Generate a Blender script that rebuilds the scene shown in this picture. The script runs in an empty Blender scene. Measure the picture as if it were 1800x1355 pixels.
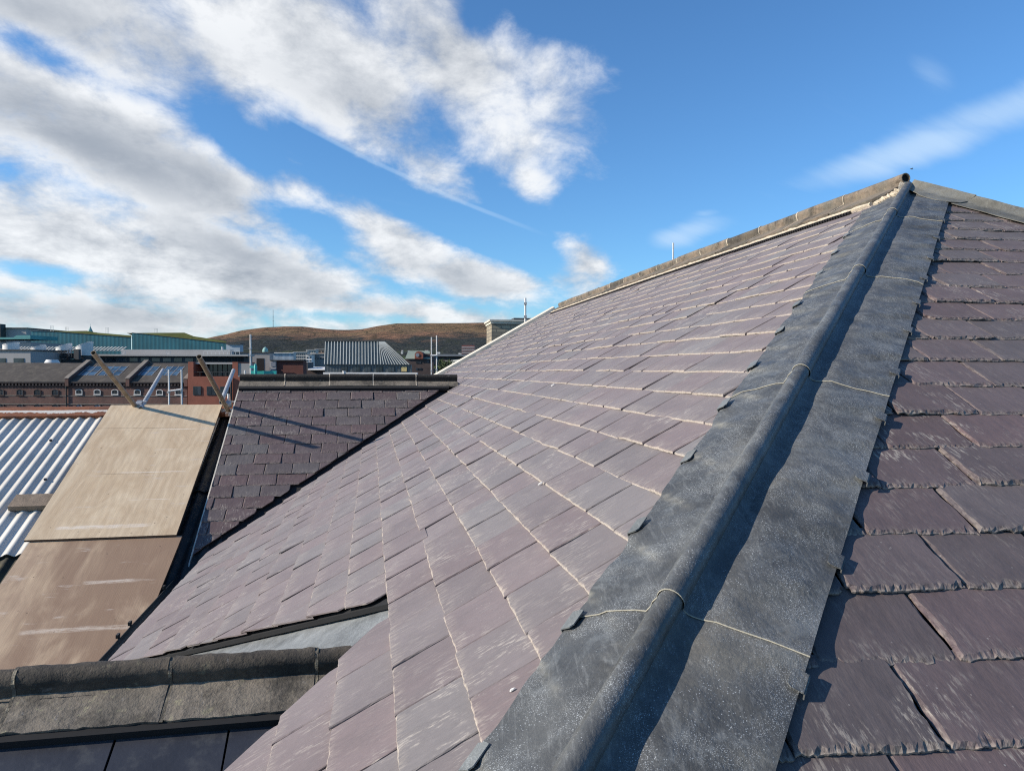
import bpy, math, random
import numpy as np
from mathutils import Vector, Matrix, noise as mnoise

# ------------------------------------------------------------------ scene, camera, sky, sun
scene = bpy.context.scene
COL = scene.collection
H = 18.0                                    # eye height above the street
FPX = 1300.0                                # focal length for an 1800 px wide frame
PITCH, ROLL = -0.02329, 0.003
cp, sp, cr, sr = math.cos(PITCH), math.sin(PITCH), math.cos(ROLL), math.sin(ROLL)
cF = np.array([0, cp, sp]); _U = np.array([0, -sp, cp]); _R = np.array([1.0, 0, 0])
cR = cr * _R + sr * _U; cU = -sr * _R + cr * _U

cam_d = bpy.data.cameras.new('camera')
cam = bpy.data.objects.new('camera', cam_d); COL.objects.link(cam)
cam_d.sensor_width = 36.0; cam_d.sensor_fit = 'HORIZONTAL'
cam_d.lens = FPX / 1800 * 36
cam_d.clip_start = 0.05; cam_d.clip_end = 60000
M = Matrix([[cR[0], cU[0], -cF[0], 0], [cR[1], cU[1], -cF[1], 0], [cR[2], cU[2], -cF[2], H], [0, 0, 0, 1]])
cam.matrix_world = M
scene.camera = cam

SUN_AZ, SUN_EL = math.radians(-105), math.radians(25.0)
sun_d = bpy.data.lights.new('sun', 'SUN'); sun_d.energy = 4.9; sun_d.angle = math.radians(0.5); sun_d.color = (1.0, 0.90, 0.77)
sun = bpy.data.objects.new('sun', sun_d); COL.objects.link(sun)
sdir = Vector((math.sin(SUN_AZ) * math.cos(SUN_EL), math.cos(SUN_AZ) * math.cos(SUN_EL), math.sin(SUN_EL)))
sun.rotation_euler = sdir.to_track_quat('Z', 'Y').to_euler(); sun.location = (0, 0, 60)
scene.view_settings.view_transform = 'Standard'; scene.view_settings.look = 'None'
scene.view_settings.exposure = 0.35; scene.view_settings.gamma = 1.0
scene.cycles.max_bounces = 6; scene.cycles.diffuse_bounces = 3; scene.cycles.glossy_bounces = 3
scene.cycles.use_denoising = False; scene.cycles.filter_width = 1.15
try: scene.cycles.denoising_prefilter = 'ACCURATE'; scene.cycles.denoising_input_passes = 'RGB_ALBEDO_NORMAL'
except Exception: pass


class NT:
    """tiny node helper"""
    def __init__(s, tree): s.t = tree; s.n = tree.nodes; s.l = tree.links
    def set(s, sock, v):
        if v is None: return
        if hasattr(v, 'is_linked') or isinstance(v, bpy.types.NodeSocket): s.l.new(v, sock)
        else:
            if isinstance(v, (tuple, list)) and sock.type == 'RGBA' and len(v) == 3: v = (*v, 1)
            sock.default_value = v
    def math(s, op, a, b=None, c=None, clamp=False):
        n = s.n.new('ShaderNodeMath'); n.operation = op; n.use_clamp = clamp
        s.set(n.inputs[0], a); s.set(n.inputs[1], b); s.set(n.inputs[2], c); return n.outputs[0]
    def vmath(s, op, a, b=None):
        n = s.n.new('ShaderNodeVectorMath'); n.operation = op
        s.set(n.inputs[0], a); s.set(n.inputs[1], b)
        return n.outputs['Value'] if op in ('LENGTH', 'DOT_PRODUCT', 'DISTANCE') else n.outputs[0]
    def sep(s, v): n = s.n.new('ShaderNodeSeparateXYZ'); s.set(n.inputs[0], v); return n.outputs
    def comb(s, x, y, z):
        n = s.n.new('ShaderNodeCombineXYZ'); s.set(n.inputs[0], x); s.set(n.inputs[1], y); s.set(n.inputs[2], z); return n.outputs[0]
    def noise(s, vec, scale, detail=3, rough=0.55, dist=0.0, col=False):
        n = s.n.new('ShaderNodeTexNoise'); s.set(n.inputs['Vector'], vec); n.inputs['Scale'].default_value = scale
        n.inputs['Detail'].default_value = detail; n.inputs['Roughness'].default_value = rough; n.inputs['Distortion'].default_value = dist
        return n.outputs['Color' if col else 'Fac']
    def voro(s, vec, scale, feature='F1'):
        n = s.n.new('ShaderNodeTexVoronoi'); n.feature = feature; s.set(n.inputs['Vector'], vec); n.inputs['Scale'].default_value = scale
        return n.outputs['Distance'], n.outputs['Color']
    def mapping(s, vec, loc=(0, 0, 0), rot=(0, 0, 0), scale=(1, 1, 1), kind='POINT'):
        n = s.n.new('ShaderNodeMapping'); n.vector_type = kind; s.set(n.inputs['Vector'], vec)
        n.inputs['Location'].default_value = loc; n.inputs['Rotation'].default_value = rot; n.inputs['Scale'].default_value = scale
        return n.outputs[0]
    def ramp(s, f, a, b, lo=0.0, hi=1.0, smooth=True):
        n = s.n.new('ShaderNodeMapRange'); n.interpolation_type = 'SMOOTHSTEP' if smooth else 'LINEAR'
        s.set(n.inputs['Value'], f); s.set(n.inputs['From Min'], a); s.set(n.inputs['From Max'], b)
        s.set(n.inputs['To Min'], lo); s.set(n.inputs['To Max'], hi); return n.outputs[0]
    def mix(s, f, a, b, mode='MIX'):
        n = s.n.new('ShaderNodeMix'); n.data_type = 'RGBA'; n.blend_type = mode
        s.set(n.inputs[0], f); s.set(n.inputs[6], a); s.set(n.inputs[7], b); return n.outputs[2]
    def attr(s, name): n = s.n.new('ShaderNodeAttribute'); n.attribute_name = name; return n.outputs
    def tex(s, which): return s.n.new('ShaderNodeTexCoord').outputs[which]
    def bump(s, h, strength=0.3, dist=0.01, normal=None):
        n = s.n.new('ShaderNodeBump'); n.inputs['Strength'].default_value = strength; n.inputs['Distance'].default_value = dist
        s.set(n.inputs['Height'], h); s.set(n.inputs['Normal'], normal); return n.outputs[0]


def build_sky():
    w = bpy.data.worlds.new('World'); scene.world = w; w.use_nodes = True
    T = NT(w.node_tree)
    for n in list(T.n): T.n.remove(n)
    out = T.n.new('ShaderNodeOutputWorld')
    sk = T.n.new('ShaderNodeTexSky'); sk.sky_type = 'NISHITA'; sk.sun_disc = False
    sk.sun_elevation = SUN_EL; sk.sun_rotation = SUN_AZ; sk.altitude = 50; sk.air_density = 1.0; sk.dust_density = 0.4; sk.ozone_density = 2.2
    d = T.tex('Generated'); x, y, z = T.sep(d)
    skc = T.mix(1.0, sk.outputs[0], (0.52, 0.85, 1.14), 'MULTIPLY')
    az = T.math('ARCTAN2', x, y); el = T.math('ARCSINE', z)
    ae = T.comb(az, el, 0.0)
    zz = T.math('ADD', T.math('MAXIMUM', z, 0.0), 0.34)
    q = T.comb(T.math('DIVIDE', x, zz), T.math('DIVIDE', y, zz), 0.0)
    q = T.mapping(q, rot=(0, 0, math.radians(-20)), scale=(1.5, 1.25, 1))

    def dens(vec, off):
        v = T.vmath('ADD', vec, off) if off else vec
        big = T.noise(v, 1.7, 3, 0.5, 0.3)
        fine = T.noise(v, 4.2, 11, 0.64, 0.22)
        return T.math('ADD', T.math('MULTIPLY', big, 0.36), T.math('MULTIPLY', fine, 0.64))

    def blob(px, py, rx, ry, rot, inner=0.0):
        a0 = math.atan((px - 900) / FPX); e0 = math.atan((647 - py) / FPX * math.cos(a0))
        m = T.mapping(ae, loc=(a0, e0, 0), rot=(0, 0, math.radians(rot)), scale=(rx / FPX, ry / FPX, 1), kind='TEXTURE')
        return T.ramp(T.vmath('LENGTH', m), 1.0, inner, 0.0, 1.0)
    M0 = None
    for (px, py, rx, ry, rot, k) in [
            (60, 0, 800, 190, -8, 1.1), (520, 110, 560, 230, -18, 1.15), (800, 110, 380, 220, -38, 1.1), (950, 170, 200, 200, -20, .75), (860, 215, 260, 150, -30, .9),
            (200, 255, 640, 165, -22, 1.2), (20, 180, 420, 230, -10, 1.0), (0, 420, 560, 190, -6, 1.2), (420, 480, 540, 150, -17, 1.3), (150, 440, 520, 190, -12, 1.2),
            (690, 430, 250, 105, -20, 1.25), (830, 490, 260, 85, -14, 1.2), (1020, 470, 120, 95, -20, 1.15), (735, 285, 190, 90, -28, .85), (930, 320, 110, 75, -35, .72),
            (120, 555, 700, 85, -3, 1.1), (640, 550, 620, 75, -4, 1.1), (480, 330, 330, 75, -26, .85), (400, 400, 200, 60, -20, .7), (800, 340, 160, 60, -30, .6),
            (-600, 250, 700, 420, 0, .9), (-1500, 500, 900, 300, 0, .8), (2900, 560, 700, 120, 0, .6)]:
        b = T.math('MULTIPLY', blob(px, py, rx, ry, rot), k)
        M0 = b if M0 is None else T.math('MAXIMUM', M0, b)
    for (px, py, rx, ry, rot, k) in [(430, 262, 140, 45, -42, .5), (690, 345, 300, 45, -27, .45), (540, 235, 150, 50, -40, .45), (60, 90, 130, 40, -20, .35), (70, 478, 150, 26, -4, .6), (960, 10, 130, 70, -20, .6), (840, 30, 70, 60, -60, .4), (560, 395, 170, 38, -20, .6), (640, 560, 260, 20, -3, .5), (910, 430, 200, 50, -24, .7)]:
        M0 = T.math('SUBTRACT', M0, T.math('MULTIPLY', blob(px, py, rx, ry, rot), k))
    n1 = dens(q, None)
    thr = T.math('SUBTRACT', 0.74, T.math('MULTIPLY', M0, 0.44))
    D = T.ramp(T.math('SUBTRACT', n1, thr), -0.10, 0.21)
    # lit towards the sun (up and to the left), grey underneath
    n2 = dens(q, (-0.17, 0.10, 0.0))
    light = T.math('MULTIPLY_ADD', T.math('SUBTRACT', n1, n2), 3.0, 0.70, clamp=True)
    G = None
    for (px, py, rx, ry, rot, k) in [(150, 255, 420, 75, -20, 1.0), (330, 300, 220, 55, -22, .8), (60, 30, 420, 90, -6, .6), (420, 440, 260, 60, -22, .8), (560, 520, 300, 45, -12, .6), (600, 180, 260, 90, -18, .35), (820, 500, 170, 50, -14, .6), (150, 560, 500, 60, -2, .6)]:
        b = T.math('MULTIPLY', blob(px, py, rx, ry, rot), k)
        G = b if G is None else T.math('MAXIMUM', G, b)
    core = T.ramp(T.math('SUBTRACT', n1, thr), 0.05, 0.30)
    dark = T.math('MULTIPLY', G, core, clamp=True)
    lum = T.math('MULTIPLY', light, T.math('SUBTRACT', 1.0, T.math('MULTIPLY', dark, 0.9)))
    cc = T.mix(lum, (0.31, 0.35, 0.41), (0.86, 0.88, 0.90))
    # thin high streaks on the clear side
    qc = T.mapping(q, rot=(0, 0, math.radians(24)), scale=(0.9, 4.6, 1))
    nc = T.noise(qc, 1.4, 6, 0.55, 0.5)
    C = None
    for (px, py, rx, ry, rot, k) in [(1590, 268, 270, 50, 11, .95), (1730, 205, 200, 55, 10, .8), (1630, 130, 90, 40, -40, .5), (1200, 412, 110, 38, 14, .85), (1240, 375, 45, 14, 5, .4)]:
        b = T.math('MULTIPLY', blob(px, py, rx, ry, rot), k)
        C = b if C is None else T.math('MAXIMUM', C, b)
    cir = T.math('MULTIPLY', T.ramp(T.math('ADD', T.math('MULTIPLY', nc, 0.7), T.math('MULTIPLY', C, 0.62)), 0.44, 0.98), 1.0, clamp=True)
    # a fading vapour trail
    (ax, ay), (bx, by) = [(lambda p: (math.atan((p[0] - 900) / FPX), math.atan((647 - p[1]) / FPX * math.cos(math.atan((p[0] - 900) / FPX)))))(p) for p in ((430, 168), (975, 420))]
    tl = math.hypot(bx - ax, by - ay)
    tm = T.mapping(ae, loc=(ax, ay, 0), rot=(0, 0, math.atan2(by - ay, bx - ax)), scale=(tl, tl, 1), kind='TEXTURE')
    tx, ty, tz = T.sep(tm)
    wob = T.math('MULTIPLY', T.math('SUBTRACT', T.noise(ae, 9.0, 2), 0.5), 0.012)
    bow = T.math('MULTIPLY', T.math('MULTIPLY', tx, T.math('SUBTRACT', tx, 1.0)), 0.03)
    ty = T.math('ABSOLUTE', T.math('SUBTRACT', T.math('SUBTRACT', ty, bow), wob))
    trail = T.math('MULTIPLY', T.ramp(ty, 0.009, 0.002), T.math('MULTIPLY', T.ramp(tx, 0.0, 0.2), T.ramp(tx, 1.0, 0.75)))
    trail = T.math('MULTIPLY', trail, T.math('MULTIPLY_ADD', T.noise(ae, 14.0, 3), 0.5, 0.12))
    thin = T.math('MAXIMUM', cir, trail)
    # pale low air near the horizon
    hz = T.math('MULTIPLY', T.ramp(el, 0.10, -0.02), 0.25)
    b1 = T.n.new('ShaderNodeBackground'); T.set(b1.inputs[0], skc); b1.inputs[1].default_value = 0.122
    b2 = T.n.new('ShaderNodeBackground'); T.set(b2.inputs[0], cc); b2.inputs[1].default_value = 0.86
    b3 = T.n.new('ShaderNodeBackground'); T.set(b3.inputs[0], (0.56, 0.75, 0.98)); b3.inputs[1].default_value = 0.82
    m1 = T.n.new('ShaderNodeMixShader'); T.set(m1.inputs[0], T.math('MAXIMUM', T.math('MULTIPLY', thin, 0.75), hz)); T.l.new(b1.outputs[0], m1.inputs[1]); T.l.new(b3.outputs[0], m1.inputs[2])
    m2 = T.n.new('ShaderNodeMixShader'); T.set(m2.inputs[0], T.math('MULTIPLY', D, 0.96)); T.l.new(m1.outputs[0], m2.inputs[1]); T.l.new(b2.outputs[0], m2.inputs[2])
    T.l.new(m2.outputs[0], out.inputs[0])


build_sky()

# ------------------------------------------------------------------ geometry frame of the near roof (camera at the origin here; EYE is added when meshes are made)
EYE = np.array([0, 0, H])
Z = np.array([0, 0, 1.0])


def nrm(v): return v / np.linalg.norm(v)
def ray(px, py): return cR * (px - 900) / FPX - cU * (py - 677.5) / FPX + cF
AZ1, SKEW, TA, TB, SC = -0.18855, 0.08321, 0.57212, 0.51745, 4.7
d1 = np.array([math.sin(AZ1), math.cos(AZ1), 0]); _a2 = AZ1 + math.pi / 2 + SKEW
d2 = np.array([math.sin(_a2), math.cos(_a2), 0])
e2 = np.array([math.cos(AZ1), -math.sin(AZ1), 0])
AP = ray(1597, 332) * SC
nA = nrm(np.cross(d1, d2 + Z * TA)); nA *= np.sign(nA[2])
nB = nrm(np.cross(d2, d1 + Z * TB)); nB *= np.sign(nB[2])
sA = np.cross(d1, nA); sA *= np.sign(sA[2]); sB = np.cross(d2, nB); sB *= np.sign(sB[2])
hd = nrm(np.cross(nA, nB)); hd *= np.sign(hd[2])
pB = np.cross(nB, hd); pB *= np.sign(pB @ d2); pA = np.cross(nA, hd); pA *= -np.sign(pA @ d2)
mH = nrm(nA + nB)


def onplane(px, n, p): v = ray(*px); return v * ((p @ n) / (v @ n))
def uvA(px): q = onplane(px, nA, AP) - AP; return np.array([q @ d1, q @ sA])
def A(u, v, h=0.0): return AP + u * d1 + v * sA + h * nA
def B(u, v, h=0.0): return AP + u * d2 + v * sB + h * nB
def sag(P):
    P = np.array(P, float); u = (P - AP) @ d1
    P[..., 2] -= 0.07 * np.clip(u / 9.0, 0, 2) ** 1.5
    return P


# ------------------------------------------------------------------ object helpers
def tag(o, label=None, cat=None, group=None, kind=None):
    if label: o['label'] = label
    if cat: o['category'] = cat
    if group: o['group'] = group
    if kind: o['kind'] = kind
    return o


def empty(name, loc, label, cat, group=None):
    o = bpy.data.objects.new(name, None); COL.objects.link(o); o.location = loc; o.empty_display_size = 0.2
    return tag(o, label, cat, group)


def link(name, me, mats, parent=None):
    o = bpy.data.objects.new(name, me); COL.objects.link(o)
    for m in (mats if isinstance(mats, (list, tuple)) else [mats]): me.materials.append(m)
    if parent is not None:
        o.parent = parent
        mw = Matrix.Identity(4); q = parent
        while q is not None:
            mw = q.matrix_basis @ mw if q.parent is None else q.matrix_parent_inverse @ q.matrix_basis @ mw
            q = q.parent
        o.matrix_parent_inverse = mw.inverted()
    return o


class MB:
    """collects verts and faces (camera-centred coordinates when eye=True)"""
    def __init__(s): s.v = []; s.f = []; s.mi = []; s.uv = {}; s.n = 0; s.cur = 0
    def add(s, verts, faces):
        b = s.n; s.v.append(np.asarray(verts, float)); s.n += len(verts)
        for f in faces: s.f.append([b + i for i in f]); s.mi.append(s.cur)
    def box(s, c0, c1):
        x0, y0, z0 = c0; x1, y1, z1 = c1
        s.add([(x0, y0, z0), (x1, y0, z0), (x1, y1, z0), (x0, y1, z0), (x0, y0, z1), (x1, y0, z1), (x1, y1, z1), (x0, y1, z1)],
              [(0, 3, 2, 1), (4, 5, 6, 7), (0, 1, 5, 4), (1, 2, 6, 5), (2, 3, 7, 6), (3, 0, 4, 7)])
    def obox(s, o, ax, ay, az):
        """box spanned from corner o by three vectors"""
        o, ax, ay, az = map(np.asarray, (o, ax, ay, az))
        s.add([o, o + ax, o + ax + ay, o + ay, o + az, o + ax + az, o + ax + ay + az, o + ay + az],
              [(0, 3, 2, 1), (4, 5, 6, 7), (0, 1, 5, 4), (1, 2, 6, 5), (2, 3, 7, 6), (3, 0, 4, 7)])
    def tube(s, a, b, r, seg=14, hollow=False, r2=None, caps=True):
        a, b = np.asarray(a, float), np.asarray(b, float); w = nrm(b - a)
        t = np.array([0, 0, 1.0]) if abs(w[2]) < 0.9 else np.array([1.0, 0, 0])
        p = nrm(np.cross(w, t)); q = np.cross(w, p); r2 = r if r2 is None else r2
        an = [2 * math.pi * i / seg for i in range(seg)]
        ring = lambda c, rr: [c + rr * (math.cos(t) * p + math.sin(t) * q) for t in an]
        if hollow:
            ri = r * 0.82
            V = ring(a, r) + ring(b, r2) + ring(b, ri) + ring(a, ri); F = []
            for k in range(4):
                k2 = (k + 1) % 4
                for i in range(seg):
                    j = (i + 1) % seg; F.append((k * seg + i, k * seg + j, k2 * seg + j, k2 * seg + i))
            s.add(V, F)
        else:
            V = ring(a, r) + ring(b, r2); F = [(i, (i + 1) % seg, seg + (i + 1) % seg, seg + i) for i in range(seg)]
            if caps: F += [tuple(range(seg))[::-1], tuple(range(seg, 2 * seg))]
            s.add(V, F)
    def sweep(s, rings, closed=False, caps=False):
        n = len(rings[0]); V = [p for r in rings for p in r]; F = []
        for k in range(len(rings) - 1):
            for i in range(n if closed else n - 1):
                j = (i + 1) % n; F.append((k * n + i, k * n + j, (k + 1) * n + j, (k + 1) * n + i))
        if caps and closed: F += [tuple(range(n))[::-1], tuple(range((len(rings) - 1) * n, len(rings) * n))]
        s.add(V, F)
    def prism(s, poly, ext):
        """polygon (list of 3d points) extruded by vector ext"""
        n = len(poly); P = [np.asarray(p, float) for p in poly]; ext = np.asarray(ext, float)
        s.add(P + [p + ext for p in P], [tuple(range(n))[::-1], tuple(range(n, 2 * n))] + [(i, (i + 1) % n, n + (i + 1) % n, n + i) for i in range(n)])
    def build(s, name, mats, parent=None, eye=True, smooth=False, fix=True):
        V = np.concatenate(s.v)
        if eye: V = V + EYE
        me = bpy.data.meshes.new(name)
        me.from_pydata(V.tolist(), [], s.f)
        if s.cur: me.polygons.foreach_set('material_index', s.mi)
        if fix:
            import bmesh
            bm = bmesh.new(); bm.from_mesh(me); bmesh.ops.recalc_face_normals(bm, faces=bm.faces); bm.to_mesh(me); bm.free()
        if smooth:
            me.polygons.foreach_set('use_smooth', [True] * len(me.polygons))
            try: me.set_sharp_from_angle(angle=math.radians(40))
            except Exception: pass
        me.update()
        return link(name, me, mats, parent)


# ------------------------------------------------------------------ materials
def new_mat(name):
    m = bpy.data.materials.new(name); m.use_nodes = True
    T = NT(m.node_tree); p = T.n['Principled BSDF']
    return m, T, p


def plain(name, col, rough=0.7, metal=0.0, var=0.25, vscale=3.0, bump=0.0, bscale=40.0, dirt=None, coord='Object', spec=0.5):
    m, T, p = new_mat(name); c = T.tex(coord)
    n = T.noise(c, vscale, 5, 0.6)
    k = T.ramp(n, 0.25, 0.75, 1 - var, 1 + var, False)
    base = T.mix(1.0, col, T.comb(k, k, k), 'MULTIPLY')
    if dirt:
        base = T.mix(T.math('MULTIPLY', T.ramp(T.noise(c, dirt[1], 6, 0.65), 0.48, 0.68), dirt[2]), base, dirt[0])
    T.set(p.inputs['Base Color'], base); p.inputs['Roughness'].default_value = rough; p.inputs['Metallic'].default_value = metal
    p.inputs['Specular IOR Level'].default_value = spec
    if bump: T.set(p.inputs['Normal'], T.bump(T.noise(c, bscale, 4, 0.6), bump, 0.01))
    return m


def slate_mat(name, dust, bright, sheen):
    m, T, p = new_mat(name)
    uv = T.tex('UV'); tint = T.attr('tint')[2]; edge = T.attr('edge')[2]; P = T.tex('Object')
    t2 = T.math('FRACT', T.math('MULTIPLY', tint, 7.31)); t3 = T.math('FRACT', T.math('MULTIPLY', tint, 23.7))
    purple = (0.095, 0.068, 0.069); grey = (0.090, 0.074, 0.074); green = (0.092, 0.087, 0.084); wine = (0.098, 0.064, 0.064)
    c = T.mix(T.ramp(tint, 0.35, 0.9), purple, grey); c = T.mix(T.ramp(t2, 0.86, 0.94, 0.0, 0.7), c, green); c = T.mix(T.ramp(t3, 0.80, 0.9, 0.0, 0.8), c, wine)
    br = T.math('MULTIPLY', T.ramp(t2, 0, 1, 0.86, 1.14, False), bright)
    grain = T.math('ADD', T.math('MULTIPLY', T.noise(T.mapping(uv, rot=(0, 0, 0.35), scale=(60, 9, 1)), 1.0, 6, 0.7), 0.6), T.math('MULTIPLY', T.noise(T.mapping(uv, rot=(0, 0, 0.3), scale=(260, 60, 1)), 1.0, 4, 0.7), 0.4))
    cloud = T.noise(uv, 7.0, 4, 0.6)
    k = T.math('MULTIPLY', br, T.math('ADD', T.math('MULTIPLY_ADD', grain, 1.3, 0.05), T.math('MULTIPLY_ADD', cloud, 0.7, -0.05)))
    c = T.mix(1.0, c, T.comb(k, k, k), 'MULTIPLY')
    # pale scuffs dragged along the grain, patchy
    patch = T.ramp(T.noise(P, 1.7, 3, 0.5), 0.47, 0.66)
    local = T.ramp(T.noise(uv, 9.0, 4, 0.6), 0.47, 0.60)
    strk = T.ramp(T.noise(T.mapping(uv, rot=(0, 0, 0.5), scale=(110, 20, 1)), 1.0, 6, 0.72), 0.50, 0.59)
    sc = T.math('MULTIPLY', T.math('MULTIPLY', strk, local), T.math('MULTIPLY_ADD', patch, 0.8, 0.2), clamp=True)
    c = T.mix(T.math('MULTIPLY', sc, 0.62 if dust < .1 else 0.95), c, (0.46, 0.41, 0.34))
    # tiny light flecks
    fd, _ = T.voro(T.mapping(uv, scale=(1, 1, 1)), 55.0)
    fl = T.math('MULTIPLY', T.ramp(fd, 0.13, 0.05), T.ramp(T.noise(uv, 11.0, 3), 0.5, 0.64))
    c = T.mix(T.math('MULTIPLY', fl, 0.5), c, (0.45, 0.42, 0.38))
    # stone dust and mortar wash on slate and edges, plus painted sunlit edge paleness
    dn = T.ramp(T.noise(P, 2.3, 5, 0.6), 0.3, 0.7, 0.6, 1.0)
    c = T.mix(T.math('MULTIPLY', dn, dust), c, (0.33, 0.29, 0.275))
    en = T.math('MAXIMUM', T.ramp(T.noise(T.mapping(uv, rot=(0, 0, .4), scale=(110, 22, 1)), 1.0, 5, 0.7), 0.42, 0.62), T.ramp(edge, 0.35 if dust > .1 else 0.75, 0.8 if dust > .1 else 1.0))
    crev_shade = T.math('MULTIPLY', T.math('MULTIPLY', edge, T.ramp(T.noise(T.mapping(uv, scale=(150, 70, 1)), 1.0, 3, 0.6), 0.52, 0.60)), 0.65 - dust)  # dark flecks painted on broken edges, standing for shaded crevices
    c = T.mix(T.math('MULTIPLY', T.math('MULTIPLY', edge, en), 0.26 + dust * 1.7, clamp=True), c, (0.50, 0.43, 0.345))
    c = T.mix(crev_shade, c, (0.022, 0.019, 0.018))
    T.set(p.inputs['Base Color'], c)
    T.set(p.inputs['Roughness'], T.ramp(grain, 0.3, 0.7, 0.50, 0.72))
    p.inputs['Specular IOR Level'].default_value = 0.25
    p.inputs['Sheen Weight'].default_value = sheen; p.inputs['Sheen Roughness'].default_value = 0.5
    T.set(p.inputs['Sheen Tint'], (0.95, 0.88, 0.84))
    hgt = T.math('ADD', T.math('MULTIPLY', T.noise(T.mapping(uv, rot=(0, 0, 0.3), scale=(30, 8, 1)), 1.0, 6, 0.65), 0.7), T.math('MULTIPLY', T.noise(uv, 14.0, 3), 0.6))
    T.set(p.inputs['Normal'], T.bump(hgt, 0.8, 0.005))
    return m


def lead_mat(name, base, rough, speck, bright=1.0):
    m, T, p = new_mat(name); P = T.tex('Object'); edge = T.attr('edge')[2]
    n = T.noise(P, 3.0, 5, 0.6); n2 = T.noise(P, 14.0, 5, 0.65)
    k = T.math('ADD', T.math('MULTIPLY_ADD', n, 1.5, 0.05), T.math('MULTIPLY_ADD', n2, 0.9, -0.25))
    c = T.mix(1.0, tuple(b * bright for b in base), T.comb(k, k, k), 'MULTIPLY')
    # white lead bloom: fine spatter gathered in clouds, and faint drag marks
    d, _ = T.voro(P, 430.0); d2_, _ = T.voro(P, 210.0)
    sp1 = T.math('MULTIPLY', T.ramp(d, 0.36, 0.16), T.ramp(T.noise(P, 7.0, 5, 0.7), 0.44, 0.60))
    sp2 = T.math('MULTIPLY', T.ramp(d2_, 0.26, 0.12), T.ramp(T.noise(P, 12.0, 4, 0.7), 0.47, 0.60))
    c = T.mix(T.math('MULTIPLY', T.math('MAXIMUM', sp1, sp2), speck), c, (0.50, 0.53, 0.54))
    bl = T.ramp(T.noise(P, 6.5, 9, 0.78, 1.0), 0.48, 0.64)
    c = T.mix(T.math('MULTIPLY', bl, 0.42), c, (0.20, 0.212, 0.212))
    drag = T.ramp(T.noise(T.mapping(P, rot=(0.35, 0.3, -0.58), scale=(120, 6, 60)), 1.0, 5, 0.65), 0.54, 0.66)
    c = T.mix(T.math('MULTIPLY', drag, 0.12), c, (0.42, 0.43, 0.42))
    c = T.mix(T.math('MULTIPLY', T.ramp(T.noise(P, 2.2, 5, 0.7), 0.55, 0.72), 0.35), c, (0.20, 0.18, 0.14))
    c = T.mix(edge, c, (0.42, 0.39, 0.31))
    T.set(p.inputs['Base Color'], c); p.inputs['Metallic'].default_value = 0.0; p.inputs['Specular IOR Level'].default_value = 0.32
    T.set(p.inputs['Roughness'], T.ramp(n2, 0.3, 0.7, rough - 0.08, rough + 0.14))
    h = T.math('ADD', T.math('MULTIPLY', T.noise(P, 120.0, 3, 0.6), 0.5), T.math('MULTIPLY', T.noise(P, 22.0, 4, 0.6), 0.8))
    T.set(p.inputs['Normal'], T.bump(h, 0.7, 0.005))
    return m


def stone_mat(name, c1, c2, lich):
    m, T, p = new_mat(name); P = T.tex('Object')
    c = T.mix(T.ramp(T.noise(P, 5.0, 5, 0.65), 0.35, 0.65), c1, c2)
    k = T.math('MULTIPLY_ADD', T.noise(P, 60.0, 4, 0.7), 1.0, 0.5)
    c = T.mix(1.0, c, T.comb(k, k, k), 'MULTIPLY')
    c = T.mix(T.math('MULTIPLY', T.ramp(T.noise(P, 28.0, 5, 0.7), 0.58, 0.68), lich), c, (0.36, 0.33, 0.20))
    c = T.mix(T.math('MULTIPLY', T.ramp(T.noise(P, 12.0, 5, 0.7, 1.0), 0.62, 0.74), 0.5), c, (0.40, 0.38, 0.35))
    c = T.mix(T.ramp(T.noise(P, 5.1, 6, 0.75), 0.46, 0.66, 0.0, 0.75), c, (0.022, 0.020, 0.017))
    T.set(p.inputs['Base Color'], c); p.inputs['Roughness'].default_value = 0.9
    h = T.math('ADD', T.noise(P, 90.0, 4, 0.7), T.noise(P, 15.0, 3))
    T.set(p.inputs['Normal'], T.bump(h, 0.6, 0.006))
    return m


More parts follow.
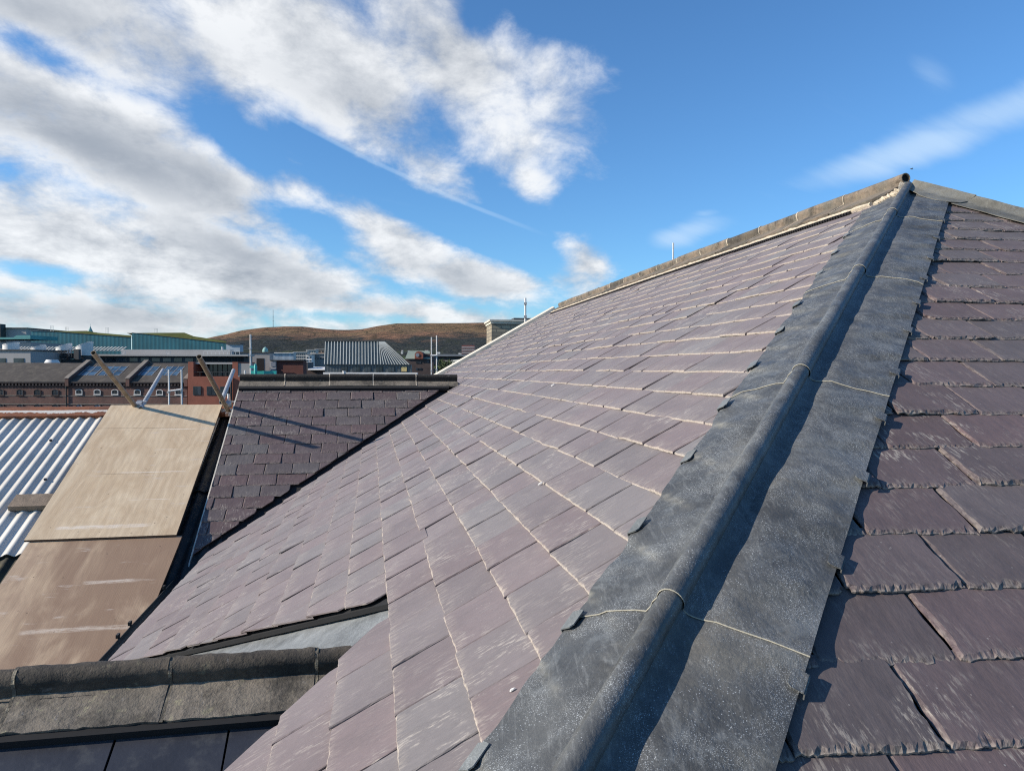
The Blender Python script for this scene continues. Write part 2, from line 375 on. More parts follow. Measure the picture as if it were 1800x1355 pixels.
def ply_mat(name, light, darkc, stain, cracks=()):
    m, T, p = new_mat(name); P = T.tex('UV')
    fig = T.noise(T.mapping(P, scale=(1.6, 0.55, 1)), 2.2, 6, 0.62, 1.6)
    ring = T.n.new('ShaderNodeTexWave'); ring.wave_type = 'BANDS'; ring.bands_direction = 'X'; T.set(ring.inputs['Vector'], T.mapping(P, scale=(1, 0.35, 1)))
    ring.inputs['Scale'].default_value = 5.0; ring.inputs['Distortion'].default_value = 9.0; ring.inputs['Detail'].default_value = 4.0
    c = T.mix(T.ramp(fig, 0.3, 0.7), light, darkc)
    c = T.mix(T.math('MULTIPLY', ring.outputs['Fac'], 0.18), c, tuple(x * 0.6 for x in darkc))
    fib = T.noise(T.mapping(P, scale=(160, 5, 1)), 1.0, 4, 0.6)
    k = T.math('MULTIPLY_ADD', fib, 0.45, 0.78); c = T.mix(1.0, c, T.comb(k, k, k), 'MULTIPLY')
    st = T.ramp(T.noise(T.mapping(P, scale=(1.0, 0.5, 1)), 1.5, 5, 0.6, 1.4), 0.30, 0.52)
    sx_, sy_, sz_ = T.sep(P)
    if stain > .4: st = T.math('MULTIPLY', st, T.ramp(T.math('ADD', sx_, T.math('MULTIPLY', T.noise(T.mapping(P, scale=(1, .5, 1)), 2.2, 3), 0.5)), 2.66, 2.86))
    c = T.mix(T.math('MULTIPLY', st, stain), c, (0.25, 0.158, 0.100))
    for (ly, lx0, lx1, wd, k_) in cracks:
        yy = T.math('ABSOLUTE', T.math('SUBTRACT', T.math('ADD', sy_, T.math('MULTIPLY', T.math('SUBTRACT', T.noise(P, 6.0, 4), 0.5), 0.02)), ly))
        g_ = T.math('MULTIPLY', T.ramp(yy, wd, wd * .3), T.math('MULTIPLY', T.ramp(sx_, lx0, lx0 + .06), T.ramp(sx_, lx1, lx1 - .12)))
        g_ = T.math('MULTIPLY', g_, T.ramp(T.noise(T.mapping(P, scale=(9, 60, 1)), 1.0, 4, 0.7), 0.35, 0.55))
        c = T.mix(T.math('MULTIPLY', g_, 0.75 if stain < .4 else 0.5), c, (0.12, 0.08, 0.05) if k_ else (0.72, 0.63, 0.52))
    # plaster or filler smears lying across the board
    sm = T.math('MULTIPLY', T.ramp(T.noise(T.mapping(P, loc=(3, 1, 0), scale=(1.6, 7.0, 1)), 1.6, 4, 0.6), 0.60, 0.68), T.ramp(T.noise(T.mapping(P, scale=(6, 30, 1)), 1.0, 4, 0.7), 0.42, 0.6))
    c = T.mix(T.math('MULTIPLY', sm, 0.6), c, (0.56, 0.48, 0.40))
    dd, _ = T.voro(P, 9.0); c = T.mix(T.math('MULTIPLY', T.ramp(dd, 0.075, 0.03), 0.7), c, (0.07, 0.045, 0.03))
    T.set(p.inputs['Base Color'], c); p.inputs['Roughness'].default_value = 0.75
    T.set(p.inputs['Normal'], T.bump(T.math('ADD', fib, fig), 0.25, 0.004))
    return m


def brick_mat(name, c1, c2, mortar, scale=1.0, rot=None, var=0.3):
    m, T, p = new_mat(name); P = T.tex('Object')
    b = T.n.new('ShaderNodeTexBrick'); x, y, z = T.sep(P)
    T.set(b.inputs['Vector'], T.comb(T.math('ADD', x, y), z, 0.0)); b.inputs['Scale'].default_value = scale
    for i, c in ((1, c1), (2, c2), (3, mortar)): T.set(b.inputs[i], c)
    b.inputs['Mortar Size'].default_value = 0.012; b.inputs['Brick Width'].default_value = 0.225; b.inputs['Row Height'].default_value = 0.075
    k = T.ramp(T.noise(P, 0.5, 6, 0.65), 0.3, 0.7, 1 - var, 1 + var)
    c = T.mix(1.0, b.outputs['Color'], T.comb(k, k, k), 'MULTIPLY')
    T.set(p.inputs['Base Color'], c); p.inputs['Roughness'].default_value = 0.9
    return m


def ribbed_mat(name, col, pitch, rough=0.5, metal=0.3, contrast=0.25):
    """sheet cladding with fine standing ribs along x"""
    m, T, p = new_mat(name); P = T.tex('Object'); x, y, z = T.sep(P)
    w = T.math('SINE', T.math('MULTIPLY', x, 2 * math.pi / pitch))
    k = T.math('MULTIPLY', T.ramp(w, -0.2, 0.8, 1 - contrast, 1.05), T.ramp(T.noise(P, 0.25, 4), 0.3, 0.7, 0.85, 1.12))
    T.set(p.inputs['Base Color'], T.mix(1.0, col, T.comb(k, k, k), 'MULTIPLY')); p.inputs['Roughness'].default_value = rough; p.inputs['Metallic'].default_value = metal
    T.set(p.inputs['Normal'], T.bump(w, 0.25, 0.03))
    return m


MAT = {}
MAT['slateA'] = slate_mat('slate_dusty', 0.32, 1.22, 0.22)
MAT['slateB'] = slate_mat('slate_clean', 0.05, 1.04, 0.06)
MAT['lead'] = lead_mat('lead_sheet', (0.084, 0.086, 0.084), 0.44, 0.75)
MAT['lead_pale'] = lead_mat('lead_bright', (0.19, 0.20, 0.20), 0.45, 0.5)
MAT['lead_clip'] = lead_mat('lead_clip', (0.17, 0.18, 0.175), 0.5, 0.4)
MAT['lead_old'] = lead_mat('lead_olive', (0.16, 0.15, 0.12), 0.6, 0.35)
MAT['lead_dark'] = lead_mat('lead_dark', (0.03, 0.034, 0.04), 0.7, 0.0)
MAT['ridge_brown'] = stone_mat('ridge_clay_brown', (0.23, 0.175, 0.125), (0.14, 0.125, 0.10), 0.25)
MAT['ridge_dark'] = stone_mat('ridge_stone_dark', (0.115, 0.095, 0.070), (0.070, 0.062, 0.052), 0.55)
MAT['ridge_near'] = stone_mat('ridge_stone_blackened', (0.215, 0.182, 0.140), (0.150, 0.130, 0.102), 0.5)
MAT['roll_black'] = stone_mat('ridge_roll_sooty', (0.032, 0.027, 0.022), (0.020, 0.018, 0.016), 0.12)
MAT['roll_brown'] = stone_mat('ridge_roll_brown', (0.105, 0.085, 0.062), (0.05, 0.043, 0.034), 0.2)
MAT['mortar'] = plain('mortar_cream', (0.52, 0.44, 0.33), 0.95, 0, 0.3, 30, 0.8, 60)
MAT['mortar_dark'] = plain('mortar_weathered', (0.10, 0.088, 0.068), 0.95, 0, 0.3, 30, 0.8, 60, dirt=((0.48, 0.42, 0.30), 22.0, 0.8))
MAT['black'] = plain('black_plastic', (0.012, 0.013, 0.015), 0.35, 0, 0.3, 4)
MAT['void'] = plain('felt_and_shade_black', (0.012, 0.012, 0.013), 0.95, 0, 0.3, 4)
MAT['fibre'] = plain('fibre_cement_slate', (0.034, 0.036, 0.044), 0.42, 0, 0.25, 5, 0.12, 30, dirt=((0.13, 0.13, 0.12), 16.0, 0.25))
MAT['white_trim'] = plain('white_trim', (0.60, 0.55, 0.45), 0.8, 0, 0.2, 6)
MAT['brick_red'] = brick_mat('old_red_brick', (0.150, 0.052, 0.036), (0.090, 0.037, 0.029), (0.13, 0.10, 0.085), 1.0)
MAT['galv'] = plain('galvanised_tube', (0.40, 0.40, 0.40), 0.5, 0.3, 0.25, 9, 0.2, 40, dirt=((0.25, 0.24, 0.22), 8.0, 0.6))
MAT['rusty_tube'] = plain('weathered_tube', (0.27, 0.22, 0.16), 0.6, 0.35, 0.35, 14, 0.5, 70, dirt=((0.42, 0.36, 0.27), 22.0, 0.6))
MAT['alu'] = plain('white_grey_tube', (0.62, 0.60, 0.57), 0.6, 0.0, 0.15, 6)


# ------------------------------------------------------------------ slates
def slate_field(name, mat, parent, O, U, V, N, rows, u0, u1, W, t, clip, seed, sink=0.0, lap=1.16, flake=1.0, gap=0.004, res=1.0, use_sag=False, curl=1.0, wvar=0.02, side=(0.70, 0.30, 0.40), sidedrop=0.45, fringe=0.55, sidew=1.0, step=0.0):
    rng = np.random.default_rng(seed)
    Vs, Fs, UVs, Ts, Es = [], [], [], [], []; base = 0
    tmpl = {}
    for k in range(len(rows) - 1):
        v0 = rows[k + 1]; g = rows[k] - rows[k + 1]                      # tail edge at v0, next tail at rows[k]
        u = u0 + (W / 2 if k % 2 else 0.0) + rng.normal(0, 0.006)
        while u < u1:
            w = W * (1 + rng.normal(0, wvar)); c = clip(u + w / 2, v0 + g / 2, u, w)
            if c is None: u += w; continue
            P0 = O + (u + w / 2) * U + v0 * V; dist = max(1.0, np.linalg.norm(P0))
            nx = int(np.clip(48 * res / dist, 4, 40)); ny = int(np.clip(24 * res / dist, 3, 16))
            L = g * lap
            # column parameter grid: outer, inner chamfer, interior, inner chamfer, outer
            ci = np.linspace(0, 1, nx); m = nx + 2
            rowsj = ny + 1
            ys = np.concatenate([[0.0], np.linspace(0, L, ny)])
            tl = t * (1 + rng.normal(0, 0.16))
            rough = lambda n, s: np.convolve(rng.normal(0, 1, n + 4), [.2, .3, .3, .2], 'valid')[:n] * s
            lj = rough(rowsj, 0.0018 * max(flake, 1.1)); rj = rough(rowsj, 0.0018 * max(flake, 1.1))
            cl = (np.abs(rough(rowsj, 0.006 * flake)) + 0.004 * flake) * sidew; crr = np.abs(rough(rowsj, 0.004 * flake)) + 0.002 * flake
            tj = rough(m, 0.0026 * flake) + rng.normal(0, 0.0007 * flake, m); ct = np.abs(rough(m, 0.010 * flake)) + np.abs(rng.standard_t(2.0, m)).clip(0, 8) * 0.0008 * flake + 0.004 * flake
            if rng.random() < 0.16: tj[:2] += 0.006 * flake * rng.random(); lj[:2] += 0.012 * rng.random() * flake
            if rng.random() < 0.16: tj[-2:] += 0.006 * flake * rng.random(); rj[:2] += 0.012 * rng.random() * flake
            if rng.random() < 0.10:
                i0 = rng.integers(1, m - 1); ct[max(0, i0 - 2):i0 + 3] += 0.018 * flake * rng.random()
            skew = rng.normal(0, 0.004)
            X = np.zeros((rowsj, m)); Y = np.zeros((rowsj, m)); Hh = np.zeros((rowsj, m)); E = np.zeros((rowsj, m))
            for j in range(rowsj):
                a, b = gap / 2 + lj[j], w - gap / 2 - rj[j]; al, bl = a + cl[j], b - crr[j]
                X[j, 0], X[j, -1] = a, b; X[j, 1:-1] = al + (bl - al) * ci
                Y[j, :] = ys[j]
            Y[0, :] = tj; Y[1, :] = tj + ct; Y[2:, :] = ys[2:, None]
            Y[2:-1, :] = np.maximum(Y[2:-1, :], Y[1, :][None] + 0.002)
            Y += skew * (X / w - 0.5)
            Hh[:] = tl + tl * (1 - np.maximum(Y, 0) / g) + sink + rng.normal(0, 0.0010 * curl)
            Hh += (rng.normal(-step, 0.0024) * curl) * (X / w - 0.5) * (1 - Y / L)
            Hh[0, :] -= tl * np.clip(0.62 + rough(m, 0.35) * min(1, flake) + rng.normal(0, 0.12 * min(1.0, flake), m), 0.12, 1.0); Hh[1, 1:-1] -= np.abs(rng.normal(0, 0.05, m - 2)) * tl
            Hh[1:, 0] -= tl * (sidedrop + 0.3 * rng.random(rowsj - 1)); Hh[1:, -1] -= tl * (0.45 + 0.3 * rng.random(rowsj - 1))
            E[0, :] = 1; E[1, :] = fringe if ny > 5 else 0.22; E[:, 0] = np.maximum(E[:, 0] * (side[0] > 0), side[0]); E[:, 1] = np.maximum(E[:, 1], side[1]); E[:, -1] = np.maximum(E[:, -1], side[2])  # pale values put sunlight on tails and left sides into the colour
            if ny > 5: E[2, 1:-1] = np.maximum(E[2, 1:-1], 0.45 * rng.random(m - 2))
            uu = u + X; vv = v0 + Y
            uu = c(uu, vv)
            key = (nx, ny)
            if key not in tmpl:
                idx = np.arange(rowsj * m).reshape(rowsj, m)
                F = np.stack([idx[:-1, :-1], idx[:-1, 1:], idx[1:, 1:], idx[1:, :-1]], -1).reshape(-1, 4)
                bd = np.concatenate([idx[::-1, 0], idx[0, 1:], idx[1:, -1]]); nb = len(bd); s0 = rowsj * m
                sk = np.arange(nb) + s0
                F2 = np.stack([bd[:-1], sk[:-1], sk[1:], bd[1:]], -1)
                tmpl[key] = (np.concatenate([F, F2]), bd)
            F, bd = tmpl[key]
            flat = lambda M_: np.concatenate([M_.ravel(), M_.ravel()[bd]])
            hb = Hh.ravel()[bd] - tl * 0.45
            fu, fv = flat(uu), flat(vv); fh = np.concatenate([Hh.ravel(), hb])
            Vs.append(O + fu[:, None] * U + fv[:, None] * V + fh[:, None] * N)
            Fs.append(F + base); nv = len(fu); base += nv
            ro = rng.random(2) * 40
            UVs.append(np.stack([flat(X) + ro[0], flat(Y) + ro[1]], -1)); Ts.append(np.full(nv, rng.random())); Es.append(flat(E))
            u += w
    Vv = np.concatenate(Vs); Ff = np.concatenate(Fs); uvs = np.concatenate(UVs)
    if use_sag: Vv = sag(Vv)
    Vv = Vv + EYE
    me = bpy.data.meshes.new(name)
    me.vertices.add(len(Vv)); me.vertices.foreach_set('co', Vv.ravel())
    me.loops.add(Ff.size); me.loops.foreach_set('vertex_index', Ff.ravel().astype(np.int32))
    me.polygons.add(len(Ff)); me.polygons.foreach_set('loop_start', np.arange(0, Ff.size, 4, dtype=np.int32)); me.polygons.foreach_set('loop_total', np.full(len(Ff), 4, dtype=np.int32))
    me.update(calc_edges=True)
    ul = me.uv_layers.new(name='UVMap'); ul.data.foreach_set('uv', uvs[Ff.ravel()].ravel().astype(np.float32))
    for nm, arr in (('tint', np.concatenate(Ts)), ('edge', np.concatenate(Es))):
        at = me.attributes.new(nm, 'FLOAT', 'POINT'); at.data.foreach_set('value', arr.astype(np.float32))
    me.polygons.foreach_set('use_smooth', np.zeros(len(Ff), dtype=bool))
    me.validate()
    return link(name, me, mat, parent)


# ================================================================== THE NEAR SLATED BUILDING
roof = empty('slate_roofed_building', tuple(AP + EYE - np.array([0, 0, AP[2] + H])), 'slate roofed building with a lead covered hip running down between its two purple slate slopes', 'building')
GA = 0.03475 * SC * 0.9948; RA0 = -0.11963 * SC * 0.9948
GB = 0.03611 * SC * 0.9946; RB0 = -0.23471 * SC * 0.9946
rowsA = [RA0 + (3 - k) * GA for k in range(0, 40)]; rowsA = [v for v in rowsA if v > -5.75]
rowsB = [RB0 + (6 - k) * GB for k in range(0, 40)]
UEND = 9.25; VEAVE = -5.5
hA = np.array([hd @ d1, hd @ sA]); hB = np.array([hd @ d2, hd @ sB])
hipA = lambda v: v * hA[0] / hA[1]
hipB = lambda v: v * hB[0] / hB[1]
U2, V2 = uvA((722, 1045)); _n = uvA((405, 1355)); _f = uvA((180, 1175))
rn2 = (U2 - _n[0]) / (V2 - _n[1]); rf2 = (_f[0] - U2) / (V2 - _f[1])
near2 = lambda v: U2 - rn2 * (V2 - v); far2 = lambda v: U2 + rf2 * (V2 - v)
U1E, V1E = uvA((343, 985)); ZR1 = -0.200; V1 = (ZR1 - AP[2]) / sA[2]; U1 = 4.75
r1 = (U1 - U1E) / (V1 - V1E)
near1 = lambda v: U1 - r1 * (V1 - v); far1 = lambda v: U1 + r1 * (V1 - v)


def clipA(uc, vc, u, w):
    v0 = vc - 0.08
    if v0 < VEAVE - 0.02 or uc > UEND: return None
    lo = hipA(vc) + 0.12
    if uc + w < lo: return None
    f = [lambda a, v: np.maximum(a, np.asarray(hipA(v)) + 0.10), lambda a, v: np.minimum(a, UEND)]
    if vc < V2:
        if uc < U2 - rn2 * (V2 - vc) * 0.5 or (uc < near2(vc) + w / 2):
            if uc > near2(vc) + w / 2: return None
            f.append(lambda a, v: np.where(v < V2, np.minimum(a, near2(v)), a))
        elif uc > far2(vc) - w / 2: f.append(lambda a, v: np.where(v < V2, np.maximum(a, far2(v)), a))
        else: return None
    if vc < V1:
        if uc < near1(vc) + w / 2: f.append(lambda a, v: np.where(v < V1, np.minimum(a, near1(v)), a))
        elif uc > far1(vc) - w / 2: f.append(lambda a, v: np.where(v < V1, np.maximum(a, far1(v)), a))
        else: return None
    def g(a, v):
        for q in f: a = q(a, v)
        return a
    return g


H2 = nrm(np.array([(onplane((1800, 386), nB, AP) - AP) @ d2, (onplane((1800, 386), nB, AP) - AP) @ sB]))
hip2B = lambda v: v * H2[0] / H2[1]


def clipB(uc, vc, u, w):
    if uc + w / 2 < hipB(vc) + 0.12 or uc > 2.6: return None
    if uc - w / 2 > hip2B(vc) - 0.03: return None
    return lambda a, v: np.minimum(np.maximum(a, hipB(v) + 0.10), np.maximum(hip2B(v) - 0.03, hipB(v) + 0.10))


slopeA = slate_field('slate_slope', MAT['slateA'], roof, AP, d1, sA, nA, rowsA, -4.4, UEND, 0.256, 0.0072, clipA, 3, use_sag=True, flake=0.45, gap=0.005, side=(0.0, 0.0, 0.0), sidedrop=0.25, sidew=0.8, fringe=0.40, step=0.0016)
tag(slopeA, 'wide dusty slate slope left of the lead hip')
slopeB = slate_field('slate_slope', MAT['slateB'], roof, AP, d2, sB, nB, rowsB, -3.6, 2.4, 0.256, 0.0088, clipB, 5, flake=1.2, res=1.3, gap=0.005)
tag(slopeB, 'darker slate slope right of the lead hip')

# boarding under the slates (closes the roof from below) and walls down to the street
mb = MB()
pts = [A(0, 0, -.03), A(UEND, 0, -.03), A(UEND, VEAVE, -.03), A(U1, VEAVE, -.03)]
def slab(poly, n, d=0.018): mb.prism(poly, -n * d)
slab([A(hipA(-6.2), -6.2, -.012), A(near2(-6.2), -6.2, -.012), A(U2, V2, -.012), A(0, 0, -.012)], nA)
slab([A(U2, V2, -.012), A(far2(VEAVE), VEAVE, -.012), A(near1(VEAVE), VEAVE, -.03), A(U1, V1, -.045), A(U1, 0, -.045), A(0, 0, -.012)], nA)
slab([A(U1, V1, -.06), A(UEND, V1, -.11), A(UEND, 0, -.11), A(U1, 0, -.06)], nA)
slab([B(hipB(-5.9), -5.9, -.012), B(0, 0, -.012), B(hip2B(-5.9), -5.9, -.012)], nB)
bd_ = mb.build('roof_boarding', MAT['void'], roof, fix=True)

# ---- the lead hip: one dressed sheet per bay, lapped
rc, rh = 0.0240, 0.029
qH = nrm(pB - pA)


def lead_height(side, along, d):
    """rests on the stepped slates: telegraphs each course softly"""
    if side < 0:
        v = along * hA[1] + d * (pA @ sA); ph = ((v - RA0) / GA) % 1.0
    else:
        v = along * hB[1] + d * (pB @ sB); ph = ((v - RB0) / GB) % 1.0
    tt = 0.0095 if side > 0 else 0.0076
    step = tt * (1.0 - ph) * (1.0 if ph > 0.0 else 1.0)
    if ph > 0.93: step = tt * (ph - 0.93) / 0.07
    k = min(1.0, max(0.0, (d - 0.05) / 0.12))
    n = mnoise.noise(Vector((along * 6.5, d * 7.0, side * 7.3))) * 0.0085 + mnoise.noise(Vector((along * 17.0, d * 12.0, side * 3.1))) * 0.0042 + 0.002
    return 0.009 + (tt + 0.0035 - 0.004) * min(1.0, max(0.0, d - 0.05) / 0.03) + step * k + abs(n) * min(1.0, d / 0.07)


def lead_profile(along, lift, wa, wb):
    hp = AP + hd * along; out = []
    for d in np.linspace(wa, 0.055, 9): out.append(hp + pA * d + nA * (lead_height(-1, along, d) + lift))
    for d, q in ((0.046, .0165), (0.038, .0215), (0.031, .029)): out.append(hp + pA * d + nA * (q + lift + mnoise.noise(Vector((along * 8, d * 9, 2))) * .0015))
    n = 12; a0 = math.radians(128); a1 = math.radians(82); wob = mnoise.noise(Vector((along * 2.5, 1.7, 0))) * 0.003 + mnoise.noise(Vector((along * 9.0, 4.7, 0))) * 0.0012
    for i in range(n + 1):
        a = -a1 + (a0 + a1) * i / n
        out.append(hp + mH * (rh + wob + (rc + lift) * math.cos(a)) + qH * ((rc + lift) * math.sin(a) + wob))
    out.append(hp + pB * 0.028 + nB * (0.010 + lift)); out.append(hp + pB * 0.040 + nB * (0.010 + lift))
    for d in np.linspace(0.055, wb, 9): out.append(hp + pB * d + nB * (lead_height(1, along, d) + lift))
    return out


def crease_light(along, wa, wb, npf):
    """painted light catching on the creases over each slate course"""
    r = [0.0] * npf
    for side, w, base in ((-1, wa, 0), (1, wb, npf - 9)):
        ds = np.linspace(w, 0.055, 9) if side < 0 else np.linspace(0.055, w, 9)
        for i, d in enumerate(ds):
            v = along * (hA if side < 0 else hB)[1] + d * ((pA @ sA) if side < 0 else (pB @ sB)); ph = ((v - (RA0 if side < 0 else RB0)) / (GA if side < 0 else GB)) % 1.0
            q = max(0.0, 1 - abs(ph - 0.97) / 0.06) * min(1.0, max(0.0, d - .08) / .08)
            r[base + i] = (0.42 if side < 0 else 0.16) * q * max(0.0, 0.55 + 1.2 * mnoise.noise(Vector((along * 11, d * 23, side))))  # paler colour where a crease would catch the sun
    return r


def attr_edge(o, vals):
    at = o.data.attributes.new('edge', 'FLOAT', 'POINT'); at.data.foreach_set('value', np.asarray(vals, np.float32))


joints = [-0.03, -0.86, -2.03, -3.18, -4.32, -5.45, -6.6]
sheets = []
for i in range(len(joints) - 1):
    s0, s1 = joints[i], joints[i + 1]
    lap0 = 0.10 if i else 0.0
    # the upper sheet laps over the lower: lower sheet starts under the upper
    a_top, a_bot = s0 + lap0, s1
    ns = max(10, int((a_top - a_bot) / 0.012)); S_ = np.append(np.linspace(a_top, a_bot + 0.002, ns - 1), a_bot)
    rings, ev = [], []
    npf = len(lead_profile(0, 0, .24, .24))
    for j, s in enumerate(S_):
        lift = 0.0024 * (s0 - s) / (s0 - s1) if s < s0 else -0.0005
        if j >= ns - 2: lift += 0.0006
        wa = 0.232 + 0.006 * mnoise.noise(Vector((s * 3.1, 5, i))); wb = 0.241 + 0.003 * mnoise.noise(Vector((s * 2.1, 9, i)))
        if i == 0: wb = min(wb, 0.14 + abs(s) * 0.6)
        if i == 0: wa = min(0.24, .08 + abs(s) * .62)
        rings.append(lead_profile(s, lift, wa, wb)); ev += crease_light(s, wa, wb, npf) if j < ns - 1 else [0.5] * npf
    m = MB(); m.sweep(rings)
    # visible thickness: fold the outline down by 2.5 mm
    nv = m.n; V0 = np.concatenate(m.v)
    ol = [k * npf for k in range(ns)]; orr = [k * npf + npf - 1 for k in range(ns)]; bt = [(ns - 1) * npf + k for k in range(npf)]
    for L_, nn in ((ol, nA), (orr, nB)):
        m.add([V0[q] for q in L_] + [V0[q] - nn * 0.0045 for q in L_], [(q, q + 1, ns + q + 1, ns + q) for q in range(ns - 1)]); ev += [0.25] * (2 * ns)
    m.add([V0[q] for q in bt] + [V0[q] - mH * 0.0020 - hd * 0.0005 for q in bt], [(q, q + 1, npf + q + 1, npf + q) for q in range(npf - 1)]); ev += [1.0] * (2 * npf)
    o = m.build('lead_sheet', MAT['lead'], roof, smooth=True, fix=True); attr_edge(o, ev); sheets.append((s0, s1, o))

clipsA = [-0.95, -1.32, -1.72, -2.21, -2.53, -2.92, -3.26, -3.61, -3.98, -4.335, -4.70, -5.05]
clipsB = [-0.84, -1.22, -1.62, -1.955, -2.30, -2.613, -3.008, -3.337, -3.684, -4.027, -4.381, -4.75, -5.1]
crng = random.Random(4)
for side, lst in ((-1, clipsA), (1, clipsB)):
    p_, n_ = (pA, nA) if side < 0 else (pB, nB)
    for s in lst:
        par = [o for (a, b, o) in sheets if b <= s <= a][0]
        wid = (0.233 if side < 0 else 0.2425); ln = 0.060 if side < 0 else 0.042; inn = 0.026 if side < 0 else 0.022
        off = AP + hd * s + n_ * (lead_height(side, s, wid - 0.01) + 0.006)
        w0 = ln / 2 * (0.9 + 0.2 * crng.random())
        out2 = [(-w0, wid + .007, -.012), (w0, wid + .007, -.012), (w0, wid + .006, 0), (w0, wid - inn * .6, 0.002), (w0 * .86, wid - inn, .002), (-w0 * .72, wid - inn * 1.0, .002), (-w0, wid - inn * .72, .002), (-w0, wid + .006, 0)]
        P_ = [off + hd * a + p_ * (d) + n_ * h for a, d, h in out2]
        m = MB(); m.prism(P_[2:], n_ * 0.0028); m.prism([P_[0], P_[1], P_[2], P_[7]], p_ * 0.0025)
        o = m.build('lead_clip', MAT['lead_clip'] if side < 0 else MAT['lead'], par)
        attr_edge(o, [0.0] * 12 + [0.12] * 8)

# ---- second hip going away to the right: older lead
h2 = H2[0] * d2 + H2[1] * sB; p2 = nrm(np.cross(nB, h2)); p2 *= -np.sign(p2 @ d2) if (p2 @ sB) > 0 else 1.0
if p2 @ sB > 0: p2 = -p2
for i, (s0, s1) in enumerate(((0.02, 0.42), (0.40, 1.25), (1.22, 2.3))):
    rings = []; ns = 26; ev = []
    for j, s in enumerate(np.linspace(s0, s1, ns)):
        hp = AP + h2 * s; lift = 0.004 * (2 - i) + 0.002 * j / ns; r = []
        wd = 0.19 if i else 0.17
        wd *= 1 + 0.05 * mnoise.noise(Vector((s * 6, i, 3)))
        if i == 0: wd = 0.10 + 0.12 * min(1, (s - s0) / 0.2)
        if i == 0 and j > ns - 6: wd *= 1 - ((j - ns + 6) / 6.0) ** 2 * 0.55
        nn = 10
        for q in range(nn + 1):
            d = wd * (1 - q / nn); hgt = 0.022 + lift + 0.004 * mnoise.noise(Vector((s * 7, d * 12, i + 2.0)))
            if q > 6: hgt += 0.034 * ((q - 6) / 4.0) ** 1.2
            r.append(hp + p2 * d + nB * hgt)
        r.append(hp - p2 * 0.03 + nB * 0.045); r.append(hp - p2 * 0.12 - Z * 0.05)
        rings.append(r); ev += [0.0] * len(r)
    m = MB(); m.sweep(rings); V0 = np.concatenate(m.v); n0 = len(rings[0])
    m.add([V0[k * n0] for k in range(ns)] + [V0[k * n0] - nB * 0.003 for k in range(ns)], [(q, q + 1, ns + q + 1, ns + q) for q in range(ns - 1)]); ev += [0.0] * 2 * ns
    m.add([V0[(ns - 1) * n0 + k] for k in range(n0)] + [V0[(ns - 1) * n0 + k] - nB * 0.003 for k in range(n0)], [(q, q + 1, n0 + q + 1, n0 + q) for q in range(n0 - 1)]); ev += [0.0] * 2 * n0
    o = m.build('lead_sheet', MAT['lead_old'], roof, smooth=True); attr_edge(o, ev)
    if i == 0: tag(o, 'olive weathered lead over the far hip right of the apex')


